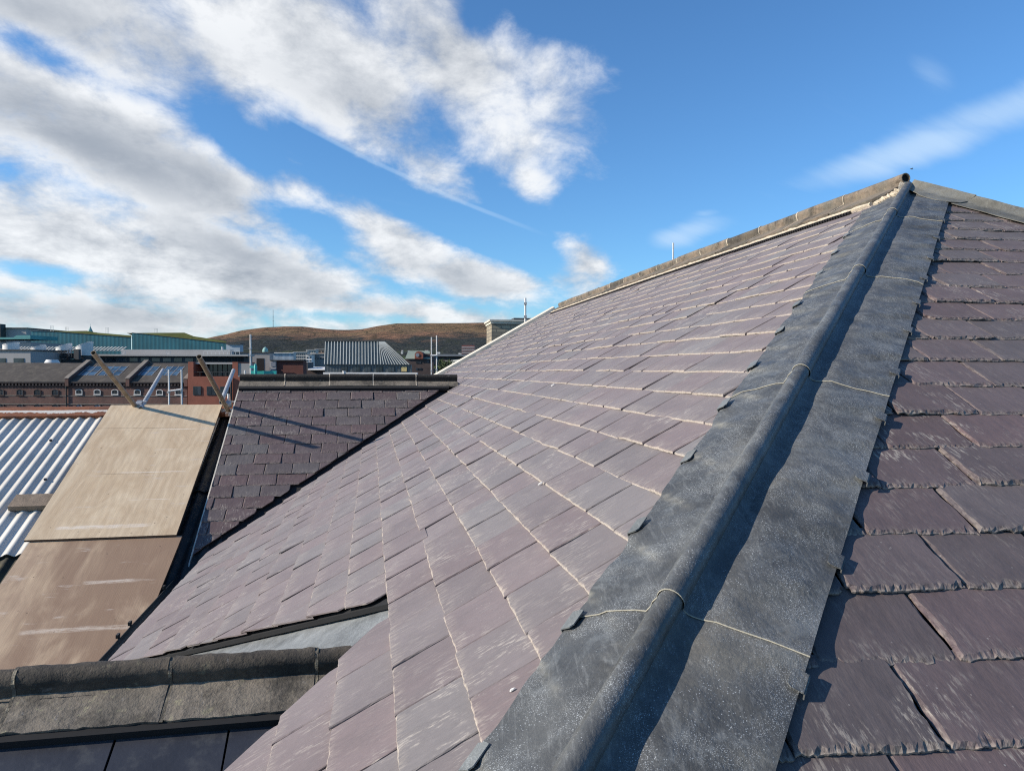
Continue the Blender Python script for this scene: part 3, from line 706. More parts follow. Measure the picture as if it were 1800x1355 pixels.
# ---- ridge tiles
def ridge_tile(c, ax, left, right, length, rr, wing, neck, mat, parent, rng, joint=True, hole=False, up=Z, lab=None, jmat=None, rug=0.0, rollmat=None):
    """roll-topped angle ridge: c = start of crest centre line, ax along, left/right = unit down-slope vectors of the wings"""
    ns = 22 if rug else 5; rings = []; sd_ = rng.random() * 50
    nl = nrm(np.cross(ax, left)); nl *= np.sign(nl @ up); nr_ = nrm(np.cross(ax, right)); nr_ *= np.sign(nr_ @ up)
    dz = rng.uniform(-.004, .004); dl = rng.uniform(-.003, .003); side = nrm(np.cross(ax, up)); side *= np.sign(side @ right)
    for j in range(ns):
        cc = c + ax * (0.006 + (length - 0.012) * j / (ns - 1)) + up * (dz + rng.uniform(-.0012, .0012)) + side * dl
        nk = cc - up * neck; r = []
        th = 0.018
        r.append(nk + left * wing - nl * th); r.append(nk + left * wing + nl * 0.0); r.append(nk + left * wing * .5 + nl * .001); r.append(nk + left * (rr * 0.75) + nl * .0)
        for q in range(11):
            a = math.radians(-125 + 250 * q / 10); r.append(cc + up * rr * math.cos(a) + side * rr * math.sin(a))
        r.append(nk + right * (rr * 0.75)); r.append(nk + right * wing * .5 + nr_ * .001); r.append(nk + right * wing); r.append(nk + right * wing - nr_ * th)
        r.append(nk - up * (th * 1.3))
        if rug: r = [p_ + (nl * 1.0 if i_ < 4 else (nrm(p_ - cc) if i_ < 15 else nr_)) * rug * (mnoise.noise(Vector((j * .55 + sd_, i_ * .8, 1))) + .7 * mnoise.noise(Vector((j * 1.7 + sd_, i_ * 1.9, 5)))) - (left * rug * 1.6 * abs(mnoise.noise(Vector((j * 1.3 + sd_, 3, 9)))) if i_ in (0, 1) else 0) - (right * rug * 2.2 * abs(mnoise.noise(Vector((j * 1.3 + sd_, 3, 9)))) if i_ in (17, 18) else 0) for i_, p_ in enumerate(r)]
        rings.append(r)
    m = MB(); m.sweep(rings, closed=True, caps=True)
    if rollmat is not None:
        nn = len(rings[0]); m.cur = 1
        for f_ in range(len(m.f)):
            if len(m.f[f_]) == 4 and 3 <= min(q % nn for q in m.f[f_]) and max(q % nn for q in m.f[f_]) <= 15: m.mi[f_] = 1
    o = m.build('ridge_tile', [mat, rollmat] if rollmat is not None else mat, parent, smooth=True)
    if lab: tag(o, lab)
    if joint:
        r0 = []
        for e, sgn in ((-0.005, 1), (0.005, 1)):
            cc = c + ax * e; nk = cc - up * neck; r = [nk + left * wing * 1.0 + nl * .002, nk + left * wing * .5 + nl * .0035, nk + left * rr * .8 + nl * .003]
            for q in range(9):
                a = math.radians(-122 + 244 * q / 8); R_ = rr + 0.0022 + rng.uniform(-.0015, .0025); r.append(cc + up * R_ * math.cos(a) + side * R_ * math.sin(a))
            r += [nk + right * rr * .8 + nr_ * .003, nk + right * wing * .5 + nr_ * .0035, nk + right * wing + nr_ * .002, nk - up * .02]
            r0.append(r)
        m = MB(); m.sweep(r0, closed=True, caps=True); m.build('mortar_joint', jmat or MAT['mortar'], o)
    return o


rrng = random.Random(11)
c0 = ray(1590, 314) * 4.66
nC = np.array([-nA[0], nA[1], nA[2]]); 
rightA = nrm(-np.array([-sA[0], sA[1], sA[2]])); rightA = nrm(e2 * 0.87 - Z * 0.49)
pitch_r = 0.578; nr = 15
for k in range(nr):
    st = sag(c0 + d1 * (k * pitch_r)); en = sag(c0 + d1 * ((k + 1) * pitch_r))
    ridge_tile(st, nrm(en - st), -sA, rightA, np.linalg.norm(en - st), 0.031, 0.165, 0.028, MAT['ridge_brown'] if k not in (3, 9) else MAT['ridge_dark'], roof, rrng, joint=k > 0)
# hollow end of the first tile
m = MB(); m.tube(c0 - d1 * 0.012, c0 + d1 * 0.05, 0.032, 18, hollow=True); m.cur = 1; m.tube(c0 + d1 * 0.004, c0 + d1 * 0.010, 0.0265, 16)
m.build('ridge_tile_mouth', [MAT['ridge_brown'], MAT['void']], roof)


# mortar bedding below the ridge wings and the dark comb beneath it
def lumpy(pts0, ax_in, up_, width, thick, amp, seed, n=120):
    rings = []
    P = [np.asarray(p, float) for p in pts0]; seg = np.linspace(0, len(P) - 1, n)
    for j, s in enumerate(seg):
        i = min(int(s), len(P) - 2); f = s - i; c = P[i] * (1 - f) + P[i + 1] * f
        w_ = width * (1 + amp * mnoise.noise(Vector((j * 0.31, seed, 0)))); t_ = thick * (1 + amp * mnoise.noise(Vector((j * 0.27, seed, 4))))
        rings.append([c, c + ax_in * w_ * .2 + up_ * t_ * .8, c + ax_in * w_ * .6 + up_ * t_, c + ax_in * w_ + up_ * t_ * .3, c + ax_in * w_ - up_ * .02, c - up_ * .02])
    mm = MB(); mm.sweep(rings, closed=True, caps=True); return mm


wl = c0 - Z * 0.030 - sA * 0.165
L_end = pitch_r * nr
bed = [sag(wl + d1 * s + nA * (-0.022)) for s in np.linspace(0.12, L_end, 30)]
lumpy(bed, -sA, nA, 0.030, 0.012, 0.8, 2.0, 400).build('mortar_or_shade_strip', MAT['mortar'], roof, smooth=False)
m = MB()
for q in range(int((L_end - .3) / 0.030)):
    p = sag(wl + d1 * (0.3 + q * 0.030) - sA * 0.036 - nA * 0.040)
    m.obox(p, d1 * 0.017, -sA * 0.020, nA * 0.021)
m.build('eaves_comb', MAT['black'], roof)
# mortar cone at the apex
m = MB(); rings = []
for j, s in enumerate(np.linspace(0, 1, 9)):
    c = c0 - d1 * (0.005 + 0.045 * s) - Z * (0.030 + 0.055 * s) ; r = []
    for q in range(14):
        a = 2 * math.pi * q / 14; R_ = (0.030 + 0.055 * s ** .8) * (1 + 0.22 * mnoise.noise(Vector((q * 1.3, j * .8, 2))))
        r.append(c + e2 * R_ * math.cos(a) * 1.0 + (Z * 0.75 + d1 * .4) * R_ * math.sin(a) * 0.62)
    rings.append(r)
m.sweep(rings, closed=True, caps=True)
for k in range(6):
    pass
m.build('apex_mortar', MAT['mortar'], roof)
fl = [c0 - Z * .028 - d1 * .01 - sA * s * 0.21 + d1 * s * 0.06 - Z * 0.03 for s in np.linspace(0.05, 1, 12)]
lumpy(fl, nrm(-d1 - sA * .3), nA, 0.05, 0.018, 0.9, 7.0, 60).build('apex_mortar', MAT['mortar'], roof)

# verge at the far end of the long slope
m = MB(); rings = []
for v in np.linspace(0.02, -5.0, 30):
    p = lambda u, h: sag(A(u, v, h))
    rings.append([p(UEND - .06, .012), p(UEND - .06, .060), p(UEND + .05, .085), p(UEND + .05, -.12), p(UEND, -.12)])
m.sweep(rings, closed=True, caps=True); m.build('verge_trim', MAT['white_trim'], roof)

# eaves gutter of the long slope with brackets
m = MB(); rings = []
for u in np.linspace(near2(VEAVE) + 1.0, U1E - 0.03, 24):
    c = A(u, VEAVE, 0) + (-sA) * 0.055 - Z * 0.045; r = []
    for q in range(9):
        a = math.radians(180 + 180 * q / 8); r.append(c + e2 * 0.062 * math.cos(a) + Z * 0.062 * math.sin(a))
    for q in range(9):
        a = math.radians(360 - 180 * q / 8); r.append(c + e2 * 0.057 * math.cos(a) + Z * 0.057 * math.sin(a))
    rings.append(r)
m.sweep(rings, closed=True, caps=True); gut = m.build('gutter', MAT['black'], roof, smooth=True)
for u in (0.95, 0.72, 1.75):
    c = A(u, VEAVE, 0) + (-sA) * 0.055 - Z * 0.045; m = MB(); rings = []
    for du in (-.022, .022):
        rings.append([c + d1 * du + e2 * 0.070 * math.cos(math.radians(165 + 210 * q / 8)) + Z * 0.070 * math.sin(math.radians(165 + 210 * q / 8)) for q in range(9)])
    m.sweep(rings); m.obox(c - d1 * .022 - e2 * .080, d1 * .044, e2 * .014, Z * .022); m.build('gutter_bracket', MAT['black'], gut)

# ---- far cross gable (faces the camera)
P1 = A(U1, V1); E1 = A(U1E, V1E)
run1 = (E1 - P1) @ d1; tan1 = (P1[2] - E1[2]) / -run1
s1 = nrm(d1 + Z * tan1); n1 = nrm(np.cross(e2, s1)); n1 *= np.sign(n1[2])
def G1(u, v, h=0.0): return P1 + u * e2 + v * s1 + h * n1
qE = E1 - P1; vE, uE = qE @ s1, qE @ e2
val1 = lambda v: uE * v / vE
UV1 = uE - 0.03
GAP1 = 0.085
g1 = 0.1655
rows1 = [-0.02 - k * g1 for k in range(0, 30)]; rows1 = [v for v in rows1 if v > vE - 0.12]


def clip1(uc, vc, u, w):
    if uc - w / 2 > val1(vc) - GAP1 or uc + w / 2 < UV1 + .03: return None
    return lambda a, v: np.maximum(np.minimum(a, np.minimum(val1(np.minimum(v, 0)) - GAP1, 0)), UV1)


o = slate_field('slate_slope', MAT['slateB'], roof, P1, e2, s1, n1, rows1, UV1 - 0.20, 0.0, 0.262, 0.0085, clip1, 8, flake=1.1, res=2.2)
tag(o, 'slate slope of the far cross gable with tube shadows on it')
# valley lead and boarding
m = MB()
a_, b_ = G1(0, 0, -.03), G1(uE, vE, -.03)
vd = nrm(b_ - a_); acr1 = nrm(np.cross(n1, vd)); acr1 *= np.sign(acr1 @ -e2)
acrA = nrm(np.cross(nA, vd)); acrA *= np.sign(acrA @ e2)
m.add([a_ - vd * .1, b_, b_ + acr1 * .06, a_ - vd * .1 + acr1 * .3], [(0, 1, 2, 3)])
m.add([a_ - vd * .1, b_, b_ + acrA * .3, a_ - vd * .1 + acrA * .3], [(0, 1, 2, 3)])
o = m.build('lead_valley', MAT['lead_dark'], roof); attr_edge(o, [0.0] * 8)  # the valley's shade is put into the near-black lead colour
s1b = nrm(-d1 + Z * tan1)
def G1b(u, w, h=0.0): return P1 + u * e2 - w * s1b + h * Z
m = MB()
slabp = lambda poly, n_, d: m.prism(poly, -np.asarray(n_) * d)
slabp([G1(0, 0, -.02), G1(uE, vE, -.02), G1(UV1 + .02, vE, -.02), G1(UV1 + .02, 0, -.02)], n1, .04)
W1 = -vE
slabp([P1 - Z * .02, P1 + uE * e2 - W1 * s1b - Z * .02, P1 + (UV1 + .02) * e2 - W1 * s1b - Z * .02, P1 + (UV1 + .02) * e2 - Z * .02], Z, .05)
m.build('roof_boarding', MAT['void'], roof)
m = MB(); wx = P1 + (UV1 + .05) * e2
m.prism([wx - Z * .06, wx + vE * s1 - Z * .06, wx + vE * s1 - Z * (H + wx[2] + (vE * s1)[2] - .0), wx - W1 * s1b - Z * (H + wx[2] - (W1 * s1b)[2]), wx - W1 * s1b - Z * .06], e2 * 0.2)
m.build('gable_wall', MAT['brick_red'], roof)
m = MB(); tr = [G1(UV1, v, 0.0) for v in np.linspace(0, vE - .08, 20)]
m.sweep([[p - e2 * .012 - n1 * .06, p - e2 * .012 + n1 * .012, p + n1 * .012 + e2 * .0, p - n1 * .06] for p in tr], closed=True, caps=True)
m.build('verge_trim', MAT['white_trim'], roof)
NR1 = 5; len1 = (-UV1 + 0.03) / NR1
for k in range(NR1):
    c = P1 + e2 * (UV1 - 0.01 + k * len1) + Z * 0.092
    ridge_tile(c, e2, -s1b, -s1, len1, 0.034, 0.135, 0.034, MAT['ridge_near'], roof, rrng, joint=k > 0, up=Z, rollmat=MAT['roll_black'])
m = MB(); m.obox(G1(UV1, -.10, .006), e2 * (-UV1 - .1), -s1 * 0.050, n1 * 0.040); m.build('mortar_or_shade_strip', MAT['void'], roof)  # black bar put in for the shade line under the wings

# ---- near cross gable, dark smooth slates towards the camera
P2 = A(U2, V2)
tan2 = 0.51; ZR2 = -0.965
P2r = np.array([P2[0], P2[1], 0.0]); P2r[2] = ZR2
s2 = nrm(d1 + Z * tan2); n2 = nrm(np.cross(e2, s2)); n2 *= np.sign(n2[2])
s2b = nrm(-d1 + Z * tan2); n2b = nrm(np.cross(e2, s2b)); n2b *= np.sign(n2b[2])
back = (P2[2] - ZR2 - 0.06) / sA[2] * sA[0] / e2[0]          # where its ridge dies into the long slope
UL2 = -2.3
def G2(u, v, h=0.0): return P2r + u * e2 + v * s2 + h * n2
def G2b(u, v, h=0.0): return P2r + u * e2 + v * s2b + h * n2b
rate2 = -(sA[0] / (sA[2])) * s2[2]                           # u gained per unit of v along the valley
clip2 = lambda uc, vc, u, w: (lambda a, v: np.minimum(a, -back + 0.10 + np.minimum(v, 0) * 0.0 + 0.25)) if uc < 0.15 else None
rows2 = [0.02, -0.36, -0.70, -1.0]
o = slate_field('slate_slope', MAT['fibre'], roof, P2r, e2, s2, n2, rows2, UL2 - .02, 0.1, 0.30, 0.0055, clip2, 21, flake=0.12, gap=0.006, res=0.6, curl=.2, wvar=0.0)
tag(o, 'smooth blue black slates below the near stone ridge')
o = slate_field('slate_slope', MAT['slateB'], roof, P2r, e2, s2b, n2b, [0.02 - .165 * k for k in range(10)], UL2, -back - .1, 0.256, 0.007,
                lambda uc, vc, u, w: (lambda a, v: np.minimum(a, -back - .28 + np.asarray(v) * 0.9)) if uc < -back - .28 + vc * .9 else None, 22, res=.6)
m = MB()
m.prism([G2(UL2 + .02, 0, -.015), G2(-.05, 0, -.015), G2(-.05, -1.2, -.015), G2(UL2 + .02, -1.2, -.015)], -n2 * .04)
m.prism([G2b(UL2 + .02, 0, -.015), G2b(-back, 0, -.015), G2b(-back - 1.45, -1.6, -.015), G2b(UL2 + .02, -1.6, -.015)], -n2b * .04)
m.build('roof_boarding', MAT['void'], roof)
# lead valley on the far side: one wing under the long slope, one up the gable slope
hv = -0.040
def line_pt(t):
    """valley bottom: intersection of the lowered long slope and the far gable slope"""
    o_ = P2r - e2 * 0.0; n_1, n_2 = nA, n2b
    dirv = nrm(np.cross(n_1, n_2)); dirv *= np.sign(dirv @ d1)
    c_1 = (A(0, 0, hv)) @ n_1; c_2 = P2r @ n_2
    Am = np.array([n_1, n_2, dirv]); x0 = np.linalg.solve(Am, np.array([c_1, c_2, P2r @ dirv]))
    return x0 + dirv * t, dirv
a0_ = ((A(0, 0, hv) - P2r) @ nA) / (e2 @ nA); T0 = P2r + a0_ * e2
dvF = nrm(np.cross(nA, n2b)); dvF *= np.sign(dvF @ d1); dvN = nrm(np.cross(nA, n2)); dvN *= -np.sign(dvN @ d1)
aAF = nrm(np.cross(nA, dvF)); aAF *= np.sign(aAF @ e2); aGF = nrm(np.cross(n2b, dvF)); aGF *= np.sign(aGF @ -e2)
aAN = nrm(np.cross(nA, dvN)); aAN *= np.sign(aAN @ e2)
Q0 = A(U2 + .0, V2 + 0.12, hv); rF, rN, rG = [], [], []
wob_ = lambda t, k: 0.006 * mnoise.noise(Vector((t * 7, k, 1.5)))
for t in np.linspace(0, 2.4, 50):
    p = T0 + dvF * t; q = Q0 + dvF * t * 1.04
    rF.append([p + nA * .010] + [p + (q - p) * f + nA * wob_(t, f * 6) for f in (.06, .2, .4, .6, .8, 1.0)])
    wm = max(0.002, min(.27, (ZR2 - p[2]) / aGF[2]))
    rG.append([p + nA * .010 - n2b * .002] + [p + aGF * wm * f + n2b * (.006 + wob_(t, 9 + f * 5)) for f in (.12, .4, .75)] + [p + aGF * wm + n2b * .003])
for t in np.linspace(0, 1.3, 24):
    p = T0 + dvN * t; q = Q0 + dvN * t * 1.04; rN.append([p + (q - p) * f for f in (.86, .92, .96, 1.0)])
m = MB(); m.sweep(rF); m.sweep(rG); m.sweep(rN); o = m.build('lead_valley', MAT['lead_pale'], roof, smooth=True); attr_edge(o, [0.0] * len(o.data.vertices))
tag(o, 'bright lead valley behind the near stone ridge')
NR2 = 6; len2 = 0.415; e_end = -0.02
for k in range(NR2):
    u_ = -0.285 - 0.0 + (1 - k) * len2 - len2
    c = P2r + e2 * (u_) + Z * 0.072
    t_ = ridge_tile(c, e2, -s2b, -s2, len2, 0.031, 0.150, 0.030, MAT['ridge_near'], roof, rrng, joint=True, up=Z, jmat=MAT['mortar_dark'], rug=0.0035, rollmat=MAT['roll_brown'])
m = MB(); m.obox(G2(UL2, -.105, .004), e2 * (-UL2 - .05), -s2 * 0.045, n2 * 0.030); m.build('mortar_or_shade_strip', MAT['void'], roof)  # dark bar standing for the shadow band below the tiles

# walls of the building down to the street
m = MB()
def wall(a, b, zt, th=0.25):
    a, b = np.array(a), np.array(b); w = nrm(np.array([b[0] - a[0], b[1] - a[1], 0])); nn = np.array([w[1], -w[0], 0]) * th
    a0 = np.array([a[0], a[1], -H]); b0 = np.array([b[0], b[1], -H])
    m.prism([a0, b0, np.array([b[0], b[1], zt]), np.array([a[0], a[1], zt])], nn)
we = A(0, VEAVE - .0) ; inn = e2 * 0.14
wall(A(-4.2, VEAVE) + inn, A(U1E - .05, VEAVE) + inn, A(0, VEAVE)[2] - .12)
wall(A(U1E + .3, VEAVE) + inn, A(UEND, VEAVE) + inn, A(0, VEAVE)[2] - .12)
wall(B(hipB(-5.9), -5.9) + d1 * .2, B(hip2B(-5.9), -5.9) + d1 * .2, B(0, -5.9)[2] - .1)
m.build('wall', MAT['brick_red'], roof)

# ================================================================== NEIGHBOURING CORRUGATED ROOF WITH PLYWOOD AND SCAFFOLD TUBES
def uv_by_frame(o, O, X_, Y_, off=(0, 0)):
    me = o.data; ul = me.uv_layers.new(name='UVMap')
    mw = o.matrix_world if o.parent is None else None
    co = np.empty(len(me.vertices) * 3); me.vertices.foreach_get('co', co); co = co.reshape(-1, 3) - EYE
    li = np.empty(len(me.loops), dtype=np.int32); me.loops.foreach_get('vertex_index', li)
    uv = np.stack([(co - O) @ X_ + off[0], (co - O) @ Y_ + off[1]], -1)[li]
    ul.data.foreach_set('uv', uv.ravel().astype(np.float32))


TL = ray(195, 712) * 8.1
tp = 0.45; sP = nrm(d1 + Z * tp); nP = nrm(np.cross(e2, sP)); nP *= np.sign(nP[2])
def P(h, s, k=0.0): return TL + h * e2 + s * sP + k * nP


MAT['corr'] = (lambda: None)()
def corr_mat():
    m, T, p = new_mat('corrugated_sheet'); Pn = T.tex('Object')
    c = T.mix(T.ramp(T.noise(Pn, 1.5, 5, 0.6), 0.35, 0.65), (0.68, 0.635, 0.55), (0.54, 0.50, 0.43))
    c = T.mix(T.math('MULTIPLY', T.ramp(T.noise(Pn, 7.0, 6, 0.7), 0.60, 0.72), 0.35), c, (0.24, 0.22, 0.19))
    T.set(p.inputs['Base Color'], c); p.inputs['Roughness'].default_value = 0.45
    return m
def rust_mat():
    m, T, p = new_mat('rusty_ridge_cap'); Pn = T.tex('Object')
    c = T.mix(T.ramp(T.noise(Pn, 6.0, 5, 0.7), 0.35, 0.65), (0.26, 0.085, 0.032), (0.15, 0.058, 0.030))
    x, y, z = T.sep(T.tex('UV'))
    jag = T.math('ADD', y, T.math('MULTIPLY', T.math('SUBTRACT', T.noise(T.mapping(Pn, scale=(1, 1, .2)), 7.0, 6, 0.75), 0.5), 0.20))
    paint = T.math('MULTIPLY', T.ramp(jag, -0.066, -0.062), T.ramp(T.math('ADD', y, T.math('MULTIPLY', jag, 0.1)), -0.014, -0.020))
    c = T.mix(T.math('MULTIPLY', paint, T.ramp(T.noise(Pn, 3.0, 5, 0.7), 0.30, 0.42)), c, (0.62, 0.57, 0.50))
    T.set(p.inputs['Base Color'], c); p.inputs['Roughness'].default_value = 0.8
    T.set(p.inputs['Normal'], T.bump(T.noise(Pn, 40, 4, .6), .4, .005))
    return m
MAT['corr'] = corr_mat(); MAT['rust'] = rust_mat()
MAT['corr_black'] = plain('bitumen_shade_sheet', (0.020, 0.019, 0.018), 0.65, 0, 0.4, 6, 0.2, 30, dirt=((0.10, 0.085, 0.06), 9.0, 0.4))  # the black holds both bitumen and the shade beside the plywood
MAT['corr_moss'] = plain('mossy_sheet', (0.05, 0.045, 0.03), 0.9, 0, 0.4, 4, 0.3, 40, dirt=((0.16, 0.13, 0.05), 7.0, 0.5))
MAT['ply1'] = ply_mat('plywood_pale', (0.70, 0.56, 0.375), (0.55, 0.41, 0.255), 0.14, [(.7 - .53, .28, 1.2, .006, 1), (.7 - .56, .9, 1.35, .010, 0), (.7 - 1.42, .6, 1.1, .006, 1), (.7 - 1.40, .75, 1.4, .012, 0), (.7 - .98, .95, 1.25, .006, 0), (.7 - 1.86, .95, 1.38, .006, 0), (.7 - 2.25, .5, 1.3, .035, 0)])
MAT['ply2'] = ply_mat('plywood_stained', (0.54, 0.40, 0.26), (0.38, 0.265, 0.175), 0.85, [(5.1 - .55, 2.75, 3.2, .028, 0), (5.1 - 1.05, 2.5, 3.3, .030, 0), (5.1 - 1.62, 2.75, 3.1, .026, 0)])
MAT['ply_edge'] = plain('plywood_edge', (0.10, 0.065, 0.04), 0.85, 0, 0.3, 20)
MAT['timber'] = plain('old_timber', (0.22, 0.165, 0.115), 0.85, 0, 0.35, 12, 0.4, 50)

shed = empty('corrugated_shed', tuple(P(0, -2) + EYE - np.array([0, 0, P(0, -2)[2] + H])), 'lower shed with a white corrugated sheet roof and rusty ridge cap beside the slate roof', 'building')
KP = -0.10; CP = 0.106
def corr_sheet(h0, h1, s0, s1, k0, mat, lab=None, amp=0.012):
    m = MB(); n = int((h1 - h0) / CP * 10); hs = np.linspace(h0, h1, n)
    prof = lambda h: amp * math.sin(2 * math.pi * h / CP)
    m.sweep([[P(h, s, k0 + prof(h)) for h in hs] for s in (s0, s1)])
    m.sweep([[P(h, s1, k0 + prof(h)) for h in hs], [P(h, s1, k0 + prof(h) - .006) for h in hs]])
    o = m.build('corrugated_sheet', mat, shed, smooth=True, fix=False)
    if lab: tag(o, lab)
    return o
for a in (-3.52, -2.46, -1.40, -0.34): corr_sheet(a, a + 1.10, 0.02, -2.46, KP + (0.004 if int(a * 10) % 2 else 0), MAT['corr'])
corr_sheet(0.74, 1.14, 0.02, -2.46, KP, MAT['corr'])
HG = 1.62
corr_sheet(1.10, HG, 0.0, -1.55, KP - .03, MAT['corr_black'], 'black bitumen coated sheet with painted shade between the plywood and the gable')
corr_sheet(1.10, HG, -1.45, -3.7, KP - .055, MAT['corr_black'])
corr_sheet(-3.5, 1.12, -2.40, -4.6, KP - .03, MAT['corr_moss'], 'mossy lower corrugated sheet')
m = MB()
for h, s in ((-1.0, -.65), (-.42, -.62), (.12, -.65), (-.88, -1.35), (-.20, -1.36), (-.9, -2.3), (-.45, -2.3), (-1.5, -1.34), (-1.6, -.64)):
    hh = round((h - CP / 4) / CP) * CP + CP / 4
    m = MB(); m.tube(P(hh, s, KP + .012), P(hh, s, KP + .027), .014, 10); m.build('roofing_bolt', MAT['black'], shed)

m = MB(); rp = [(-.115, -.068), (-.02, -.052), (0.03, -.045), (0.075, -.055), (.15, -.12)]
m.sweep([[P(-3.6, a, b) for a, b in rp], [P(-1.5, a, b + .002) for a, b in rp], [P(0.02, a, b) for a, b in rp]])
m.sweep([[P(-0.02, a, b + .006) for a, b in rp], [P(HG + .02, a, b + .004) for a, b in rp]])
m.sweep([[P(-3.6, -.115, -.068), P(-3.6, -.118, -.095)], [P(HG, -.115, -.066), P(HG, -.118, -.095)]])
o = m.build('ridge_cap', MAT['rust'], shed); uv_by_frame(o, P(0, 0), e2, sP)
m = MB(); sPb = nrm(-d1 + Z * tp); back_ = lambda h, w_: P(h, .05, -.1) - w_ * sPb
m.add([back_(-3.6, 0), back_(HG, 0), back_(HG, 4), back_(-3.6, 4)], [(0, 1, 2, 3)])
m.build('roof_back', MAT['corr_black'], shed)
m = MB()
for h in (-3.4, HG - .12):
    a, b, c = P(h, -4.5, -.2), P(h, 0.04, -.2), back_(h, 3.9) - Z * .1
    m.prism([np.array([a[0], a[1], -H]), a, b, c, np.array([c[0], c[1], -H])], e2 * .12)
a, b = P(-3.4, -4.5, -.2), P(HG, -4.5, -.2)
m.prism([np.array([a[0], a[1], -H]), np.array([b[0], b[1], -H]), b, a], d1 * .12)
m.build('wall', MAT['brick_red'], shed)


def board(name, h0, h1, s0, s1, k0, mat, label, tilt=0.0, off=(0, 0)):
    m = MB()
    q = lambda h, s, k: P(h + tilt * (s - s0), s, k)
    m.add([q(h0, s0, k0), q(h1, s0, k0), q(h1, s1, k0), q(h0, s1, k0), q(h0, s0, k0 + .018), q(h1, s0, k0 + .018), q(h1, s1, k0 + .018), q(h0, s1, k0 + .018)], [(4, 5, 6, 7)])
    m.cur = 1; b = 0
    m.f += [[0, 3, 2, 1], [0, 1, 5, 4], [1, 2, 6, 5], [2, 3, 7, 6], [3, 0, 4, 7]]; m.mi += [1] * 5
    o = m.build(name, [mat, MAT['ply_edge']], None); uv_by_frame(o, P(h0, s0), e2, sP, off)
    return tag(o, label, 'plywood')
board('plywood_sheet', 0.0, 1.155, 0.0, -2.40, -.018, MAT['ply1'], 'pale clean plywood sheet, the upper one, with a tube shadow across its top', tilt=-0.016, off=(.3, .7))
board('plywood_sheet', 0.075, 1.235, -2.385, -4.82, -.040, MAT['ply2'], 'brown stained plywood sheet lying below the pale one', tilt=0.02, off=(2.2, 5.1))
m = MB(); m.obox(P(-.30, -1.86, KP + .02), e2 * 1.3, sP * .19 * 1.0, nP * .045)
tag(m.build('timber_plank', MAT['timber'], None), 'short weathered timber plank poking out left under the pale plywood', 'plank')

# raking scaffold tubes along the shed ridge
dirF = np.array([.13, -1.04, .53]); 
def rake(a, b, mat, label, r=0.0242):
    m = MB(); m.tube(a, b, r, 20, hollow=True)
    o = m.build('scaffold_tube', mat, None, smooth=True)
    return tag(o, label, 'scaffold tube', 'raking scaffold tubes on the shed ridge')
T1 = ray(164, 620) * 7.06; B1 = ray(238, 714) * 8.14
rake(B1 + (B1 - T1) * .10, T1, MAT['rusty_tube'], 'brown weathered scaffold tube leaning left with an open dark mouth, left of the pair')
T3 = ray(350, 627) * 7.06; B3 = ray(399, 718) * 8.16
rake(B3 + (B3 - T3) * .05, T3, MAT['rusty_tube'], 'brown weathered scaffold tube rising from the right end of the plywood top')
B2_, T2_ = ray(251, 712) * 8.22, ray(287, 650) * 10.0
rake(B2_ - (T2_ - B2_) * .08, T2_, MAT['galv'], 'shiny grey scaffold tube leaning right behind the middle of the plywood top')
B4_, T4_ = ray(391, 702) * 8.25, ray(410.5, 651) * 10.0
rake(B4_ - (T4_ - B4_) * .08, T4_, MAT['galv'], 'shiny grey scaffold tube crossing behind the right brown tube')
def coupler(c, name, label):
    r = empty(name, tuple(np.asarray(c) + EYE), label, 'scaffold coupler', 'couplers on the shed ridge')
    m = MB(); m.tube(c - e2 * .03, c + e2 * .03, .036, 14); m.obox(c - e2 * .025 + Z * .025, e2 * .05, d1 * .03, Z * .022); m.build('clamp_body', MAT['galv'], r)
    m = MB(); m.tube(c + Z * .03 + e2 * .035, c + Z * .03 + e2 * .075, .008, 8); m.tube(c + Z * .03 + e2 * .06, c + Z * .03 + e2 * .075, .014, 6); m.build('bolt', MAT['galv'], r)
coupler(ray(245, 711) * 8.18, 'scaffold_coupler', 'grey clamp where the two left tubes meet above the plywood edge')
coupler(ray(402, 711) * 8.24, 'scaffold_coupler', 'grey clamp at the foot of the right pair of tubes')
m = MB(); a = ray(396, 724) * 8.12; m.obox(a - Z * .05, e2 * .16, d1 * .10, Z * .045)
tag(m.build('timber_block', plain('rusty_block', (0.20, 0.085, 0.04), .8, 0, .4, 14, .4, 40, dirt=((.5, .5, .48), 9.0, .8)), None), 'rust stained block at the foot of the right scaffold tube', 'block')
for px, py, pt, dep, lab in ((401.5, 709, 692, 8.3, 'thin grey stub tube standing beside the right scaffold clamp'),):
    m = MB(); m.tube(ray(px, py) * dep, ray(px, pt) * dep, .012, 10, hollow=True); tag(m.build('tube_stub', MAT['alu'], None), lab, 'tube')

# ================================================================== GROUND AND HILLS
MAT['ground'] = plain('street_ground', (0.10, 0.10, 0.10), 0.9, 0, 0.3, 0.02, dirt=((0.06, 0.085, 0.03), 0.006, 0.8))
m = MB(); S_ = 30000; m.add([(-S_, -S_, 0), (S_, -S_, 0), (S_, S_, 0), (-S_, S_, 0)], [(0, 1, 2, 3)])
tag(m.build('ground', MAT['ground'], None, eye=False), kind='structure')


def X_(px, Y): return (px - 900) / FPX * Y
def Zh(py, Y): return H + (647 - py) / FPX * Y


